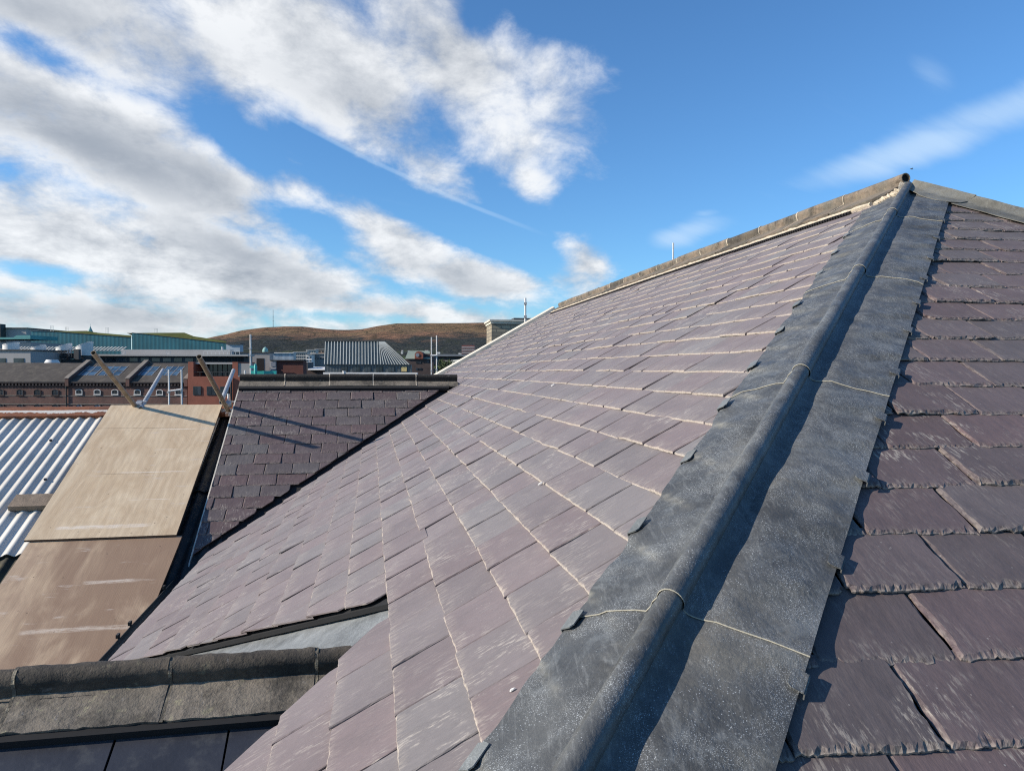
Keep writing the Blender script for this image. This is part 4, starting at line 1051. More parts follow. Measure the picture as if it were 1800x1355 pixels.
def hill_mat():
    m, T, p = new_mat('hill_moor'); G = T.tex('Object'); x, y, z = T.sep(G)
    n = T.noise(G, 0.0016, 8, 0.62); n2 = T.noise(T.mapping(G, scale=(1, 1, 3)), 0.009, 8, 0.7); n3 = T.noise(G, 0.05, 4, 0.7)
    moor = T.mix(T.ramp(n2, 0.35, 0.65), (0.27, 0.145, 0.088), (0.18, 0.105, 0.062))
    moor = T.mix(T.ramp(n, 0.5, 0.62), moor, (0.19, 0.125, 0.07))
    wood = T.mix(T.ramp(n3, 0.3, 0.7), (0.020, 0.028, 0.030), (0.060, 0.060, 0.050))  # woods, their dark also standing for cloud shadow
    field = T.mix(T.ramp(n2, 0.4, 0.6), (0.075, 0.105, 0.032), (0.05, 0.075, 0.03))
    hh = T.math('ADD', z, T.math('MULTIPLY', T.math('SUBTRACT', T.noise(G, 0.0022, 6, 0.65), 0.5), 230.0))
    c = T.mix(T.ramp(hh, 185, 140), moor, wood)
    c = T.mix(T.math('MULTIPLY', T.ramp(n2, 0.55, 0.62), T.ramp(z, 215, 150)), c, wood)
    lowf = T.math('MULTIPLY', T.ramp(z, 95, 60), T.ramp(T.noise(T.mapping(G, scale=(1, 1, 1)), 0.006, 3, 0.5), 0.42, 0.56))
    c = T.mix(lowf, c, field)
    vd, vc = T.voro(T.mapping(G, scale=(1, 1, 1)), 0.009, 'F1')
    hedge = T.n.new('ShaderNodeTexVoronoi'); hedge.feature = 'DISTANCE_TO_EDGE'; T.set(hedge.inputs['Vector'], G); hedge.inputs['Scale'].default_value = 0.0065
    c = T.mix(T.math('MULTIPLY', T.ramp(hedge.outputs['Distance'], 0.06, 0.02), 0.55), c, (0.025, 0.03, 0.018))
    T.set(p.inputs['Base Color'], c); p.inputs['Roughness'].default_value = 0.95; p.inputs['Specular IOR Level'].default_value = 0.1
    T.set(p.inputs['Normal'], T.bump(T.math('ADD', n3, T.math('MULTIPLY', n2, 3.0)), 0.7, 14.0))
    return m
MAT['hill'] = hill_mat(); MAT['dkgrey'] = plain('dark_grey_metal', (0.055, 0.055, 0.055), .8, 0, .25, .3)
sky_pts = [(-400, 640), (200, 625), (330, 606), (372, 594), (400, 588.5), (425, 582), (462, 577), (500, 575), (535, 575), (562, 578.5), (588, 580.5), (612, 580.8), (637, 579.5), (662, 574), (695, 569.3), (750, 568.6), (850, 567.5), (950, 566), (1100, 570), (1300, 585), (1700, 620), (2300, 645)]
sx = np.array([p[0] for p in sky_pts], float); sy = np.array([p[1] for p in sky_pts], float)
m = MB(); rows_ = []; YF, YN, NYh = 4300.0, 1700.0, 70
cols = np.linspace(-380, 2300, 260)
for j in range(NYh + 12):
    f = j / (NYh - 1); Y = YN + (YF - YN) * f; r = []
    for px in cols:
        top = (647 - np.interp(px, sx, sy)) / FPX * YF
        x = X_(px, YF) * (0.62 + 0.38 * Y / YF)
        if f <= 1: prof = 0.04 + 0.96 * (0.30 * f + 0.70 * f ** 2.1) if f > 0.0 else 0.0
        else: prof = 1.0 - (f - 1) * 2.0
        bumpy = mnoise.fractal(Vector((x / 700, Y / 700, 3.0)), 0.9, 2.0, 5) * 34 * min(1, f * 2) * max(0.0, 1 - f) * 1.6
        bumpy += mnoise.fractal(Vector((x / 120, Y / 120, 8.0)), 0.8, 2.0, 4) * 6 * min(1, f * 3) * (1 if f < .97 else .15)
        r.append((x, Y, max(-2.0, H + top * prof + bumpy - (H if f < 0.02 else 0))))
    rows_.append(r)
m.sweep(rows_); tag(m.build('hills', MAT['hill'], None, eye=False, smooth=True), kind='structure')

m = MB(); Ym = 4200.0
mx = X_(480.5, Ym); m.tube((mx, Ym, Zh(580, Ym)), (mx, Ym, Zh(546, Ym)), 1.5, 8, r2=1.0)
r = empty('transmission_mast', (mx, Ym, Zh(580, Ym)), 'tall thin transmission mast on the skyline of the left hill', 'mast'); m.build('mast_pole', plain('mast_grey', (0.10, 0.10, 0.11), .7), r, eye=False)
for t in (558, 566): m = MB(); m.obox((mx - 3, Ym - 1, Zh(t, Ym)), (6, 0, 0), (0, 2, 0), (0, 0, 1.2)); m.build('mast_platform', MAT['dkgrey'], r, eye=False)

# ================================================================== TOWN
def pbox(m, x0, x1, y0, y1, Y, dep):
    """box whose front face spans those picture columns and rows when it stands at distance Y"""
    m.box((X_(x0, Y), Y, Zh(y1, Y)), (X_(x1, Y), Y + dep, Zh(y0, Y)))
def wbox(m, x0, x1, y0, Y, dep): m.box((X_(x0, Y), Y, 0.0), (X_(x1, Y), Y + dep, Zh(y0, Y)))
GL = {}
def glass(name, col=(0.02, 0.025, 0.03), rough=0.12):
    m, T, p = new_mat(name); G = T.tex('Object')
    c = T.mix(T.ramp(T.noise(G, 0.9, 3), .4, .6), col, tuple(min(1, v * 2.2) for v in col))
    T.set(p.inputs['Base Color'], c); p.inputs['Roughness'].default_value = rough; p.inputs['Specular IOR Level'].default_value = 0.7
    return m
MAT['glass'] = glass('window_glass'); MAT['glass_blue'] = glass('skylight_glass', (0.035, 0.06, 0.085), 0.15)
MAT['grey_wall'] = plain('grey_render', (0.28, 0.265, 0.25), .85, 0, .15, .3)
MAT['lilac'] = plain('pale_grey_cladding', (0.34, 0.325, 0.31), .8, 0, .12, .2)
MAT['dkgrey'] = plain('dark_grey_metal', (0.055, 0.055, 0.055), .8, 0, .25, .3)
MAT['roof_grey'] = plain('flat_roof_grey', (0.38, 0.365, 0.345), .85, 0, .15, .2)
MAT['white'] = plain('white_paint', (0.70, 0.67, 0.62), .8, 0, .1, .5)
MAT['teal'] = ribbed_mat('teal_cladding', (0.022, 0.130, 0.160), 0.9, .85, 0, .18)
MAT['teal_light'] = plain('teal_canopy', (0.07, 0.25, 0.24), .5, .1, .2, .3)
MAT['sedum'] = plain('sedum_roof', (0.155, 0.16, 0.045), .95, 0, .4, .25, dirt=((.09, .10, .03), .5, .8))
MAT['old_slate'] = plain('old_roof_slate', (0.060, 0.050, 0.041), .9, 0, .35, .9, dirt=((.15, .125, .09), 1.4, .4))
MAT['mod_brick'] = plain('orange_red_brick', (0.24, 0.075, 0.045), .85, 0, .2, 1.2)
MAT['dk_brick'] = plain('dark_brown_brick', (0.070, 0.048, 0.042), .9, 0, .3, .8)
MAT['copper'] = plain('copper_green', (0.22, 0.38, 0.34), .7, 0, .25, .5)
MAT['stone'] = plain('sandstone', (0.20, 0.17, 0.14), .9, 0, .3, 1.5)
MAT['leaf'] = plain('tree_leaf', (0.05, 0.07, 0.02), .8, 0, .4, 1.5)

# ---- old brick mill with slate roof
YM = 92.0
mill = empty('brick_mill', (X_(140, YM), YM, 0), 'long old red brick mill with arched windows and a grey slate roof behind the shed', 'mill')
mill_end = 329
m = MB(); wbox(m, -120, mill_end, 677, YM, 9.0); m.build('wall', MAT['brick_red'], mill, eye=False)
m = MB()
for y_ in (697.5, 712.2, 726.0): m.box((X_(-120, YM), YM - .06, Zh(y_ + .7, YM)), (X_(mill_end, YM), YM, Zh(y_ - .6, YM)))
m.build('string_course', MAT['stone'], mill, eye=False)
m = MB(); m.box((X_(-120, YM), YM - .32, Zh(675.6, YM)), (X_(mill_end, YM), YM, Zh(673.6, YM)))
m.box((X_(-120, YM), YM - .10, Zh(682.2, YM)), (X_(mill_end, YM), YM, Zh(681, YM)))
n_ = int((X_(mill_end, YM) - X_(-120, YM)) / .42)
for k in range(n_): x = X_(-120, YM) + k * .42; m.box((x, YM - .24, Zh(679.6, YM)), (x + .2, YM, Zh(675.6, YM)))
m.build('cornice', MAT['dk_brick'], mill, eye=False)
RZ0, RZ1 = Zh(673.4, YM), Zh(640, YM + 4)
m = MB(); m.prism([(X_(-120, YM), YM - .38, RZ0), (X_(-120, YM), YM + 4.4, RZ1), (X_(-120, YM), YM + 9.2, RZ0)], (X_(mill_end, YM) - X_(-120, YM), 0, 0))
mroof = m.build('roof', MAT['old_slate'], mill, eye=False)
for px in (120.5, 227, 329):
    m = MB(); x = X_(px, YM); w = .22
    m.prism([(x - w, YM - .45, RZ0 - .5), (x - w, YM - .45, RZ0 + .42), (x - w, YM + 4.4, RZ1 + .3), (x - w, YM + 9.3, RZ0 + .3), (x - w, YM + 9.3, RZ0 - .5)], (2 * w, 0, 0))
    m.build('roof_parapet', MAT['brick_red'], mill, eye=False)
    m = MB(); m.prism([(x - w - .06, YM - .5, RZ0 + .42), (x - w - .06, YM - .5, RZ0 + .52), (x - w - .06, YM + 4.4, RZ1 + .42), (x - w - .06, YM + 9.4, RZ0 + .42), (x - w - .06, YM + 9.4, RZ0 + .3), (x - w - .06, YM + 4.4, RZ1 + .31)], (2 * w + .12, 0, 0))
    m.build('parapet_coping', MAT['stone'], mill, eye=False)
def arch_window(cx, yt, yb, wpx, surround, pane, Y=YM, par=None):
    x0, x1 = X_(cx - wpx / 2, Y), X_(cx + wpx / 2, Y); zt, zb = Zh(yt, Y), Zh(yb, Y); rise = (x1 - x0) * .2; t = .06
    def ring(a, b, c_, d_):
        return [(a, c_), (b, c_)] + [(b + (a - b) * (q / 6), d_ - rise + rise * math.sin(math.pi * q / 6)) for q in range(7)]
    m = MB()
    o_ = ring(x0 - t, x1 + t, zb - t * .6, zt + t); i_ = ring(x0, x1, zb, zt); n = len(o_)
    m.add([(x, Y - .09, z) for x, z in o_] + [(x, Y - .09, z) for x, z in i_] + [(x, Y + .0, z) for x, z in o_] + [(x, Y + .0, z) for x, z in i_],
          [(k, (k + 1) % n, n + (k + 1) % n, n + k) for k in range(n)] + [(k, 2 * n + k, 2 * n + (k + 1) % n, (k + 1) % n) for k in range(n)] + [(n + k, n + (k + 1) % n, 3 * n + (k + 1) % n, 3 * n + k) for k in range(n)])
    m.box((x0 - .10, Y - .14, zb - .12), (x1 + .10, Y, zb - .05))
    o = m.build('window', surround, par, eye=False)
    m = MB(); m.prism([(x, Y - .012, z) for x, z in i_], (0, .008, 0)); m.build('pane', pane, o, eye=False)
    m = MB(); xm = (x0 + x1) / 2; m.box((xm - .025, Y - .05, zb), (xm + .025, Y - .013, zt - .02)); m.box((x0, Y - .046, (zb + zt) / 2 - .02), (x1, Y - .014, (zb + zt) / 2 + .02)); m.build('glazing_bar', MAT['dkgrey'], o, eye=False)
MAT['pane_pale'] = plain('boarded_pane', (0.20, 0.22, 0.25), .6, 0, .1, 1)
for cx in (-92, -61, -30, 1, 35, 65.5, 97): arch_window(cx, 687, 696.3, 10.5, MAT['dk_brick'], MAT['glass'], par=mill); arch_window(cx, 713, 728, 10.5, MAT['dk_brick'], MAT['glass'], par=mill)
for cx in (139, 171, 202, 241.5, 280.5, 313.5): arch_window(cx, 687, 694.5, 10.0, MAT['white'], MAT['glass'], par=mill); arch_window(cx, 713, 728, 10.5, MAT['dk_brick'], MAT['pane_pale'], par=mill)
m = MB(); x = X_(117.2, YM); m.tube((x, YM - .12, 0), (x, YM - .12, RZ0 - .1), .07, 8); m.build('downpipe', MAT['black'], mill, eye=False)
# raised glazed skylights on the mill roof
slope = (RZ1 - RZ0) / 4.78
for (a, b) in ((135, 174.5), (180, 217.5), (239, 274.5), (287, 318)):
    yt, yb = 645.5, 662.3
    ya = YM + 3.6; yb_ = YM + 1.2; up_ = .34
    xa, xb = X_(a, YM + 2.4), X_(b, YM + 2.4)
    za = Zh(yt, ya); zb_ = Zh(yb, yb_)
    m = MB(); m.prism([(xa, yb_, zb_), (xa, ya, za), (xa, ya, za - .8), (xa, yb_, zb_ - .7)], (xb - xa, 0, 0)); o = m.build('skylight', MAT['dkgrey'], mroof, eye=False)
    m = MB(); nx_ = 3
    for k in range(nx_):
        w = (xb - xa) / nx_
        for (f0, f1) in ((.04, .44), (.50, .95)):
            p0 = np.array([xa + k * w + .07, yb_ + (ya - yb_) * f0, zb_ + (za - zb_) * f0 + .025]); p1 = np.array([0, (ya - yb_) * (f1 - f0), (za - zb_) * (f1 - f0)])
            m.add([p0, p0 + np.array([w - .14, 0, 0]), p0 + np.array([w - .14, 0, 0]) + p1, p0 + p1], [(0, 1, 2, 3)])
    m.build('skylight_panes', MAT['glass_blue'], mroof, eye=False)
    m = MB(); ww = .05
    for k in range(nx_ + 1):
        x = xa + k * (xb - xa) / nx_
        p0 = np.array([x - ww / 2, yb_, zb_ + .0]); m.obox(p0, (ww, 0, 0), (0, ya - yb_, za - zb_), (0, -.02, .05))
    m.build('skylight_bars', MAT['lilac'], mroof, eye=False)

# ---- newer red brick block with roof terrace glazing
NB = empty('red_brick_block', (X_(385, YM), YM, 0), 'newer orange red brick block with a recessed glazed top floor next to the mill', 'building')
m = MB(); wbox(m, 330, 441, 663, YM - 1.0, 9); pbox(m, 330.5, 340, 637.5, 662.98, YM - 1.005, 5); pbox(m, 408.5, 418, 637.5, 662.98, YM - 1.005, 6)
m.build('wall', MAT['mod_brick'], NB, eye=False)
m = MB(); pbox(m, 340, 408.5, 641, 663, YM + 1.5, .1); m.build('glazed_front', MAT['glass'], NB, eye=False)
m = MB()
for k in range(9): x = 340 + k * 8.4; pbox(m, x, x + .8, 641, 663, YM + 1.42, .06)
pbox(m, 340, 408.5, 655, 655.7, YM - .9, .04)
for k in range(7): x = 340 + k * 11.2; pbox(m, x, x + .5, 655, 663, YM - .9, .04)
m.build('terrace_rail', MAT['dkgrey'], NB, eye=False)
m = MB(); pbox(m, 336, 412, 638.2, 641.4, YM - .4, 2.5); m.build('roof', MAT['roof_grey'], NB, eye=False)
m = MB(); pbox(m, 418, 441, 640, 663, YM - .9, 1); m.build('grey_upper_wall', MAT['grey_wall'], NB, eye=False)
m = MB(); pbox(m, 418, 445, 662, 663.4, YM - 1.2, .3); pbox(m, 418, 445, 703.5, 704.6, YM - 1.2, .3); m.build('string_course', MAT['roof_grey'], NB, eye=False)
for a, b in ((339, 353), (363, 379), (386.5, 402.5)):
    m = MB(); Yq = YM - 1.0; pbox(m, a, b, 680.5, 696.2, Yq - .06, .05); o = m.build('window', MAT['dkgrey'], NB, eye=False)
    m = MB(); w = (b - a) / 2
    for k in range(2): pbox(m, a + .6 + k * w, a + w - .3 + k * w, 681.2, 695.4, Yq - .09, .02)
    m.build('pane', MAT['glass'], o, eye=False)
m = MB(); x = X_(412.5, YM); m.tube((x, YM - 1.15, 0), (x, YM - 1.15, Zh(664, YM)), .11, 8); m.build('downpipe', MAT['black'], NB, eye=False)

# ---- long dark plant block behind the mill
YP = 118.0
PL = empty('plant_block', (X_(280, YP), YP, 0), 'long low dark grey block with a pale flat roof edge behind the mill', 'building')
m = MB(); wbox(m, 138, 436, 627.5, YP, 2); m.build('wall', MAT['dkgrey'], PL, eye=False)
m = MB(); pbox(m, 138, 436, 624.6, 627.5, YP - .6, 3); m.build('roof', MAT['roof_grey'], PL, eye=False)
m = MB(); pbox(m, 215, 405, 616.2, 624.6, YP + 2.2, 1.5); m.build('penthouse', MAT['lilac'], PL, eye=False)
for k in range(11):
    m = MB(); a = 150 + k * 19.5; pbox(m, a, a + 14, 631, 637.5, YP - .06, .05); m.build('window', MAT['glass'], PL, eye=False)
m = MB()
for k in range(7): a = 352 + k * 11; pbox(m, a, a + 9.3, 628.5, 637, YP - .08, .06)
m.build('louvre', MAT['void'], PL, eye=False)
m = MB()
for a in (213, 292): 
    for k in range(4): pbox(m, a + k * 2.2, a + k * 2.2 + .6, 619, 624.6, YP - .4, .1)
    pbox(m, a, a + 8, 620, 620.6, YP - .4, .1)
for k in range(10): a = 358 + k * 7; pbox(m, a, a + .45, 618, 625, YP - .3, .05)
pbox(m, 358, 421, 618, 618.5, YP - .3, .05)
m.build('roof_railing', MAT['alu'], PL, eye=False)
# plant deck with cowls
DK = empty('plant_deck', (X_(90, 112), 112, 0), 'dark rooftop plant deck with slatted screens carrying the pale vent cowls', 'plant deck')
m = MB(); wbox(m, 52, 145, 634, 112, 10); m.build('deck_base', MAT['dkgrey'], DK, eye=False)
m = MB()
for k in range(34): a = 10 + k * 6.1; m.obox((X_(a, 121), 121, Zh(618, 121)), (X_(a + 1.9, 121) - X_(a, 121), 0, 0), (.9, 0, .62), (0, .3, 0))
m.box((X_(8, 121), 121.3, Zh(619, 121)), (X_(216, 121), 121.5, Zh(618, 121)))
m.build('slatted_screen', MAT['white'], DK, eye=False)
m = MB()
for y_ in (618, 623, 628): pbox(m, 60, 138, y_, y_ + 1.0, 111.5, .1)
for k in range(14): a = 60 + k * 6; pbox(m, a, a + .6, 617, 634, 111.4, .08)
for k in range(5): pbox(m, 62 + k * 15, 72 + k * 15, 624, 633, 111.7, .6)
pbox(m, 130, 138.5, 616, 634, 111.0, .6)
m.build('deck_railing', MAT['dkgrey'], DK, eye=False)
def cowl(cx, yt, yb, wpx, tilt, Y, lab):
    r = empty('vent_cowl', (X_(cx, Y), Y, Zh(yb, Y)), lab, 'vent cowl', 'pale vent cowls on the plant deck')
    R_ = (X_(wpx, Y) - X_(0, Y)) / 2; zb, zt = Zh(yb, Y), Zh(yt, Y); c = X_(cx, Y); m = MB(); seg = 20
    lo = [(c + R_ * math.cos(2 * math.pi * q / seg), Y + R_ * math.sin(2 * math.pi * q / seg), zb - .8) for q in range(seg)]
    hi = [(x, y, zt + tilt * ((x - c) / R_ - 1) * (zt - zb)) for x, y, z in lo]
    m.sweep([lo, hi], closed=True, caps=True); m.build('cowl_drum', MAT['white'], r, eye=False, smooth=True)
    m = MB(); m.tube((c, Y, zb - 1.4), (c, Y, zb - .7), R_ * .8, 16); m.build('cowl_base', MAT['dkgrey'], r, eye=False)
    m = MB(); pts = [(x, y, z + .05) for x, y, z in hi]; m.sweep([[(c + (x - c) * 1.03, Y + (y - Y) * 1.03, z - .06) for x, y, z in pts], [(c + (x - c) * 1.03, Y + (y - Y) * 1.03, z + .05) for x, y, z in pts], [(c + (x - c) * .9, Y + (y - Y) * .9, z + .05) for x, y, z in pts]], closed=True); m.build('cowl_rim', MAT['alu'], r, eye=False)
cowl(20, 604.8, 616.5, 25, .25, 114, 'squat pale cowl at the left edge of the frame')
cowl(68, 609, 622, 23, .35, 114, 'pale cowl second from the left above the mill roof')
cowl(113, 606.6, 619, 25, .40, 114, 'pale slanted cowl between two cowls')
cowl(149, 603.4, 618, 27, .40, 114, 'tallest pale cowl just left of the brown scaffold tube')
LB = empty('grey_annex', (X_(10, 105), 105, 0), 'plain lilac grey annex with dark openings at the left edge', 'building')
m = MB(); wbox(m, -150, 54, 618.5, 105, 9); m.build('wall', MAT['lilac'], LB, eye=False)
m = MB(); pbox(m, -150, 55, 616.8, 618.5, 104.8, 9.4); m.build('roof', MAT['dkgrey'], LB, eye=False)
for a, b in ((-30, -10), (-4, 10), (24, 42)):
    m = MB(); pbox(m, a, b, 632, 640, 104.94, .05); m.build('window', MAT['glass'], LB, eye=False)
m = MB(); c = X_(92, 101); m.tube((c, 101, Zh(640, 101)), (c, 101, Zh(634.5, 101)), .95, 20, r2=.7); tag(m.build('roof_dome', MAT['alu'], None, eye=False, smooth=True), 'low pale round roof dome behind the mill ridge', 'roof dome')

# ---- teal sheds with sedum roofs
YT = 165.0
def teal_shed(x0, x1, yl, yr, ybend, lab, dep=30):
    ex = (X_(x1, YT) / YT) * dep * 1.03
    r = empty('teal_hall', (X_((x0 + x1) / 2, YT), YT, 0), lab, 'hall')
    a, b = X_(x0, YT), X_(x1, YT); xm = X_(x0 + (x1 - x0) * ybend, YT)
    m = MB(); m.prism([(a, YT, 0), (b, YT, 0), (b, YT, Zh(yr, YT)), (xm, YT, Zh(yl + 1.2, YT)), (a, YT, Zh(yl, YT))], (ex, dep, 0)); m.build('wall', MAT['teal'], r, eye=False)
    m = MB(); m.prism([(xm, YT + .3, Zh(yl + 1.2, YT)), (b - .1, YT + .3, Zh(yr, YT)), (b - .1, YT + .3, Zh(yr - 3.4, YT)), (X_(x1 - (x1 - x0) * .35, YT), YT + .3, Zh(yl * .55 + yr * .45 - 2.4, YT)), (X_(x0 + (x1 - x0) * .55, YT), YT + .3, Zh(yl - .8, YT)), (xm - 3, YT + .3, Zh(yl + .2, YT))], (ex, dep - 1, 0)); m.build('sedum_roof', MAT['sedum'], r, eye=False)
    m = MB(); m.prism([(a, YT - .12, Zh(yl + .1, YT)), (xm, YT - .12, Zh(yl + 1.3, YT)), (b, YT - .12, Zh(yr + .1, YT)), (b, YT - .12, Zh(yr - .5, YT)), (xm, YT - .12, Zh(yl + .7, YT)), (a, YT - .12, Zh(yl - .5, YT))], (0, .2, 0)); m.build('roof_edge', MAT['dkgrey'], r, eye=False)
    return r
teal_shed(55, 231, 584.3, 595.0, .25, 'teal ribbed hall with a green planted roof, the left one')
teal_shed(232.5, 398, 587.0, 604.6, .08, 'teal ribbed hall with a green planted roof, right of the step')
TC = empty('teal_canopy_block', (X_(10, 150), 150, 0), 'light green canopy roofed block left of the teal halls', 'building')
m = MB(); wbox(m, -200, 54.5, 604, 150, 12); m.build('wall', MAT['lilac'], TC, eye=False)
m = MB(); Yc = 149
m.prism([(X_(-200, Yc), Yc, Zh(601, Yc)), (X_(54, Yc), Yc, Zh(598.5, Yc)), (X_(54, Yc), Yc, Zh(591.5, Yc)), (X_(30, Yc), Yc, Zh(592, Yc)), (X_(24, Yc), Yc, Zh(595.5, Yc)), (X_(-200, Yc), Yc, Zh(595.5, Yc))], (0, 9, 0)); m.build('canopy', MAT['teal_light'], TC, eye=False)
m = MB(); wbox(m, -250, 47, 579.5, 190, 30); GB_ = empty('grey_shed', (X_(0, 190), 190, 0), 'plain pale grey box building at the far left skyline', 'building'); m.build('wall', MAT['lilac'], GB_, eye=False)
m = MB(); pbox(m, -250, 48, 578.3, 579.6, 189.5, 31); m.build('roof_edge', MAT['dkgrey'], GB_, eye=False)
m = MB(); wbox(m, -10, 1.6, 572, 188, 2); m.build('flue', MAT['dkgrey'], GB_, eye=False)
SPR = empty('copper_spire', (X_(159, 260), 260, 0), 'small pale green pointed spire rising behind the left teal hall', 'spire'); Ys = 260; c = X_(159.5, Ys); m = MB(); seg = 8
rg = lambda R_, z: [(c + R_ * math.cos(2 * math.pi * q / seg), Ys + R_ * math.sin(2 * math.pi * q / seg), z) for q in range(seg)]
m.sweep([rg(.95, Zh(586, Ys)), rg(.62, Zh(582, Ys)), rg(.28, Zh(578.5, Ys)), rg(.04, Zh(575, Ys))], closed=True, caps=True); m.build('spire_roof', MAT['copper'], SPR, eye=False)
m = MB(); wbox(m, 154, 165, 586, Ys - 1.1, 2.2); m.build('tower', MAT['stone'], SPR, eye=False)
m = MB(); m.tube((c, Ys, Zh(576, Ys)), (c, Ys, Zh(571.5, Ys)), .05, 6); m.build('finial', MAT['copper'], SPR, eye=False)
for i, (px, py, lab) in enumerate(((92, 583, 'spindly rail frame on the left teal roof, the first'), (118, 583, 'rail frame left of the copper spire'), (189, 586, 'rail frame right of the copper spire'), (275, 587, 'rail frame on the right teal hall roof'))):
    m = MB(); Yr = YT + 6
    for dx in (-2.4, 0, 2.4): pbox(m, px + dx - .16, px + dx + .16, py - 8 + (2 if i == 1 else 0), py + 2, Yr, .06)
    for dy in (-7.5, -5): pbox(m, px - 2.6, px + 2.6, py + dy + (2 if i == 1 else 0), py + dy + .35 + (2 if i == 1 else 0), Yr, .06)
    tag(m.build('roof_rail', MAT['alu'], None, eye=False), lab, 'rail', 'rail frames on the teal hall roofs')
m = MB(); wbox(m, 398, 422, 606.3, 160, 2); q = empty('white_plant_room', (X_(410, 160), 160, 0), 'small pale blue grey plant room at the right end of the teal halls', 'plant room'); m.build('wall', plain('pale_blue_cladding', (.33, .38, .42), .6, 0, .1, .3), q, eye=False)
m = MB(); pbox(m, 397, 423, 605.2, 606.4, 159.6, 2.6); m.build('roof', MAT['dkgrey'], q, eye=False)
m = MB(); m.tube((X_(391.5, 158), 158, Zh(620, 158)), (X_(391.5, 158), 158, Zh(611, 158)), .22, 8); m.build('flue', MAT['alu'], q, eye=False)

# ---- grey concrete block, low brick block, offices
Yg = 128
q = empty('concrete_block', (X_(440, Yg), Yg, 0), 'pale concrete block with a tall dark doorway left of centre behind the gable ridge', 'building')
m = MB(); wbox(m, 398, 474, 621.2, Yg, 2); m.build('wall', MAT['grey_wall'], q, eye=False)
m = MB(); pbox(m, 397.5, 474.5, 619.8, 621.3, Yg - .2, 2.3); m.build('roof', MAT['dkgrey'], q, eye=False)
m = MB(); pbox(m, 451, 464, 631, 656, Yg - .06, .05); m.build('door', MAT['void'], q, eye=False)
m = MB()
for k in range(9): pbox(m, 407 + k * 3, 408.9 + k * 3, 627, 637, Yg - .06, .05)
m.build('louvre', MAT['dkgrey'], q, eye=False)
q = empty('copper_dome', (X_(466, 250), 250, 0), 'small green copper dome peeping over the concrete block', 'dome'); c = X_(466.5, 250); m = MB()
m.sweep([[(c + R_ * math.cos(2 * math.pi * k / 14), 250 + R_ * math.sin(2 * math.pi * k / 14), Zh(y_, 250)) for k in range(14)] for R_, y_ in ((.95, 622), (.95, 617), (.85, 615), (.6, 613), (.25, 612), (.05, 610.5))], closed=True, caps=True); m.build('dome_roof', MAT['copper'], q, eye=False, smooth=True)
m = MB(); wbox(m, 463, 470, 620, 249, 2); m.build('drum', MAT['stone'], q, eye=False)
q = empty('pale_office', (X_(495, 180), 180, 0), 'long pale glazed office behind the low brick block', 'office')
m = MB(); wbox(m, 474, 516, 621.6, 180, 2); m.build('wall', ribbed_mat('pale_glazing', (.36, .41, .45), 1.6, .3, .2, .12), q, eye=False)
m = MB(); pbox(m, 473, 516, 620.6, 621.8, 179.6, 2.6); m.build('roof', MAT['white'], q, eye=False)
q = empty('low_brick_block', (X_(505, 122), 122, 0), 'low dark red brick block with a pale glazed end behind the gable ridge', 'building')
m = MB(); wbox(m, 485, 533, 635, 122, 2); m.build('wall', plain('maroon_brick', (.115, .042, .032), .9, 0, .2, 1), q, eye=False)
m = MB(); wbox(m, 474, 485.5, 634.6, 121.8, 9); m.build('glazed_end', MAT['lilac'], q, eye=False)
m = MB(); pbox(m, 474, 534, 633.6, 635, 121.6, 2.6); m.build('roof', MAT['dkgrey'], q, eye=False)
m = MB(); pbox(m, 476, 484.5, 637.5, 645, 121.7, .08); pbox(m, 476, 484.5, 648, 655, 121.7, .08); m.build('window', MAT['pane_pale'], q, eye=False)
def office(name, lab, x0, x1, yt, Y, mat, nx, rows, dep=5, cat='office block'):
    r = empty(name, (X_((x0 + x1) / 2, Y), Y, 0), lab, cat)
    m = MB(); wbox(m, x0, x1, yt, Y, dep); m.build('wall', mat, r, eye=False)
    m = MB(); pbox(m, x0 - .4, x1 + .4, yt - .9, yt, Y - .4, dep + .8); m.build('roof', MAT['roof_grey'], r, eye=False)
    w = (x1 - x0) / nx
    for y0, y1 in rows:
        for k in range(nx): m = MB(); pbox(m, x0 + (k + .2) * w, x0 + (k + .8) * w, y0, y1, Y - .08, .06); m.build('window', MAT['glass'], r, eye=False)
    return r
cream = plain('cream_render', (.46, .43, .38), .85, 0, .1, .2)
office('office_block', 'cream office block with four rows of small windows', 515, 540, 620, 330, cream, 7, [(622, 625), (627, 630), (632, 635), (637, 640)])
office('office_block', 'taller cream office block with few windows left of the ribbed metal roof', 538, 555, 616, 345, cream, 4, [(618, 620.5), (623, 625.5)])
office('office_block', 'tan block with a flat top behind the grey concrete block', 553, 570, 615.2, 360, plain('tan_render', (.33, .22, .15), .85, 0, .1, .2), 3, [(618, 620)])
office('office_block', 'bare grey concrete block left of the ribbed metal roof', 547, 571, 623, 250, plain('bare_concrete', (.20, .20, .19), .9, 0, .2, .3), 5, [(630, 632)])
office('office_block', 'white banded block half hidden by the grey concrete block', 538, 548, 624.5, 246, MAT['white'], 2, [(628, 630.5), (634, 636)])
q = empty('flat_roof_block', (X_(553, 140), 140, 0), 'low block with a pale flat roof just left of the ribbed metal roof', 'building')
m = MB(); wbox(m, 533, 571, 651, 140, 12); m.build('wall', MAT['dk_brick'], q, eye=False)
m = MB(); m.prism([(X_(541, 139), 139, Zh(651.5, 139)), (X_(571, 139), 139, Zh(651.5, 139)), (X_(571, 147), 147, Zh(647.5, 147)), (X_(546, 147), 147, Zh(647.5, 147))], (0, 0, .2)); m.build('roof', MAT['white'], q, eye=False)
m = MB(); wbox(m, 532, 541, 637.5, 141, 4); m.build('stair_tower', MAT['dkgrey'], q, eye=False)

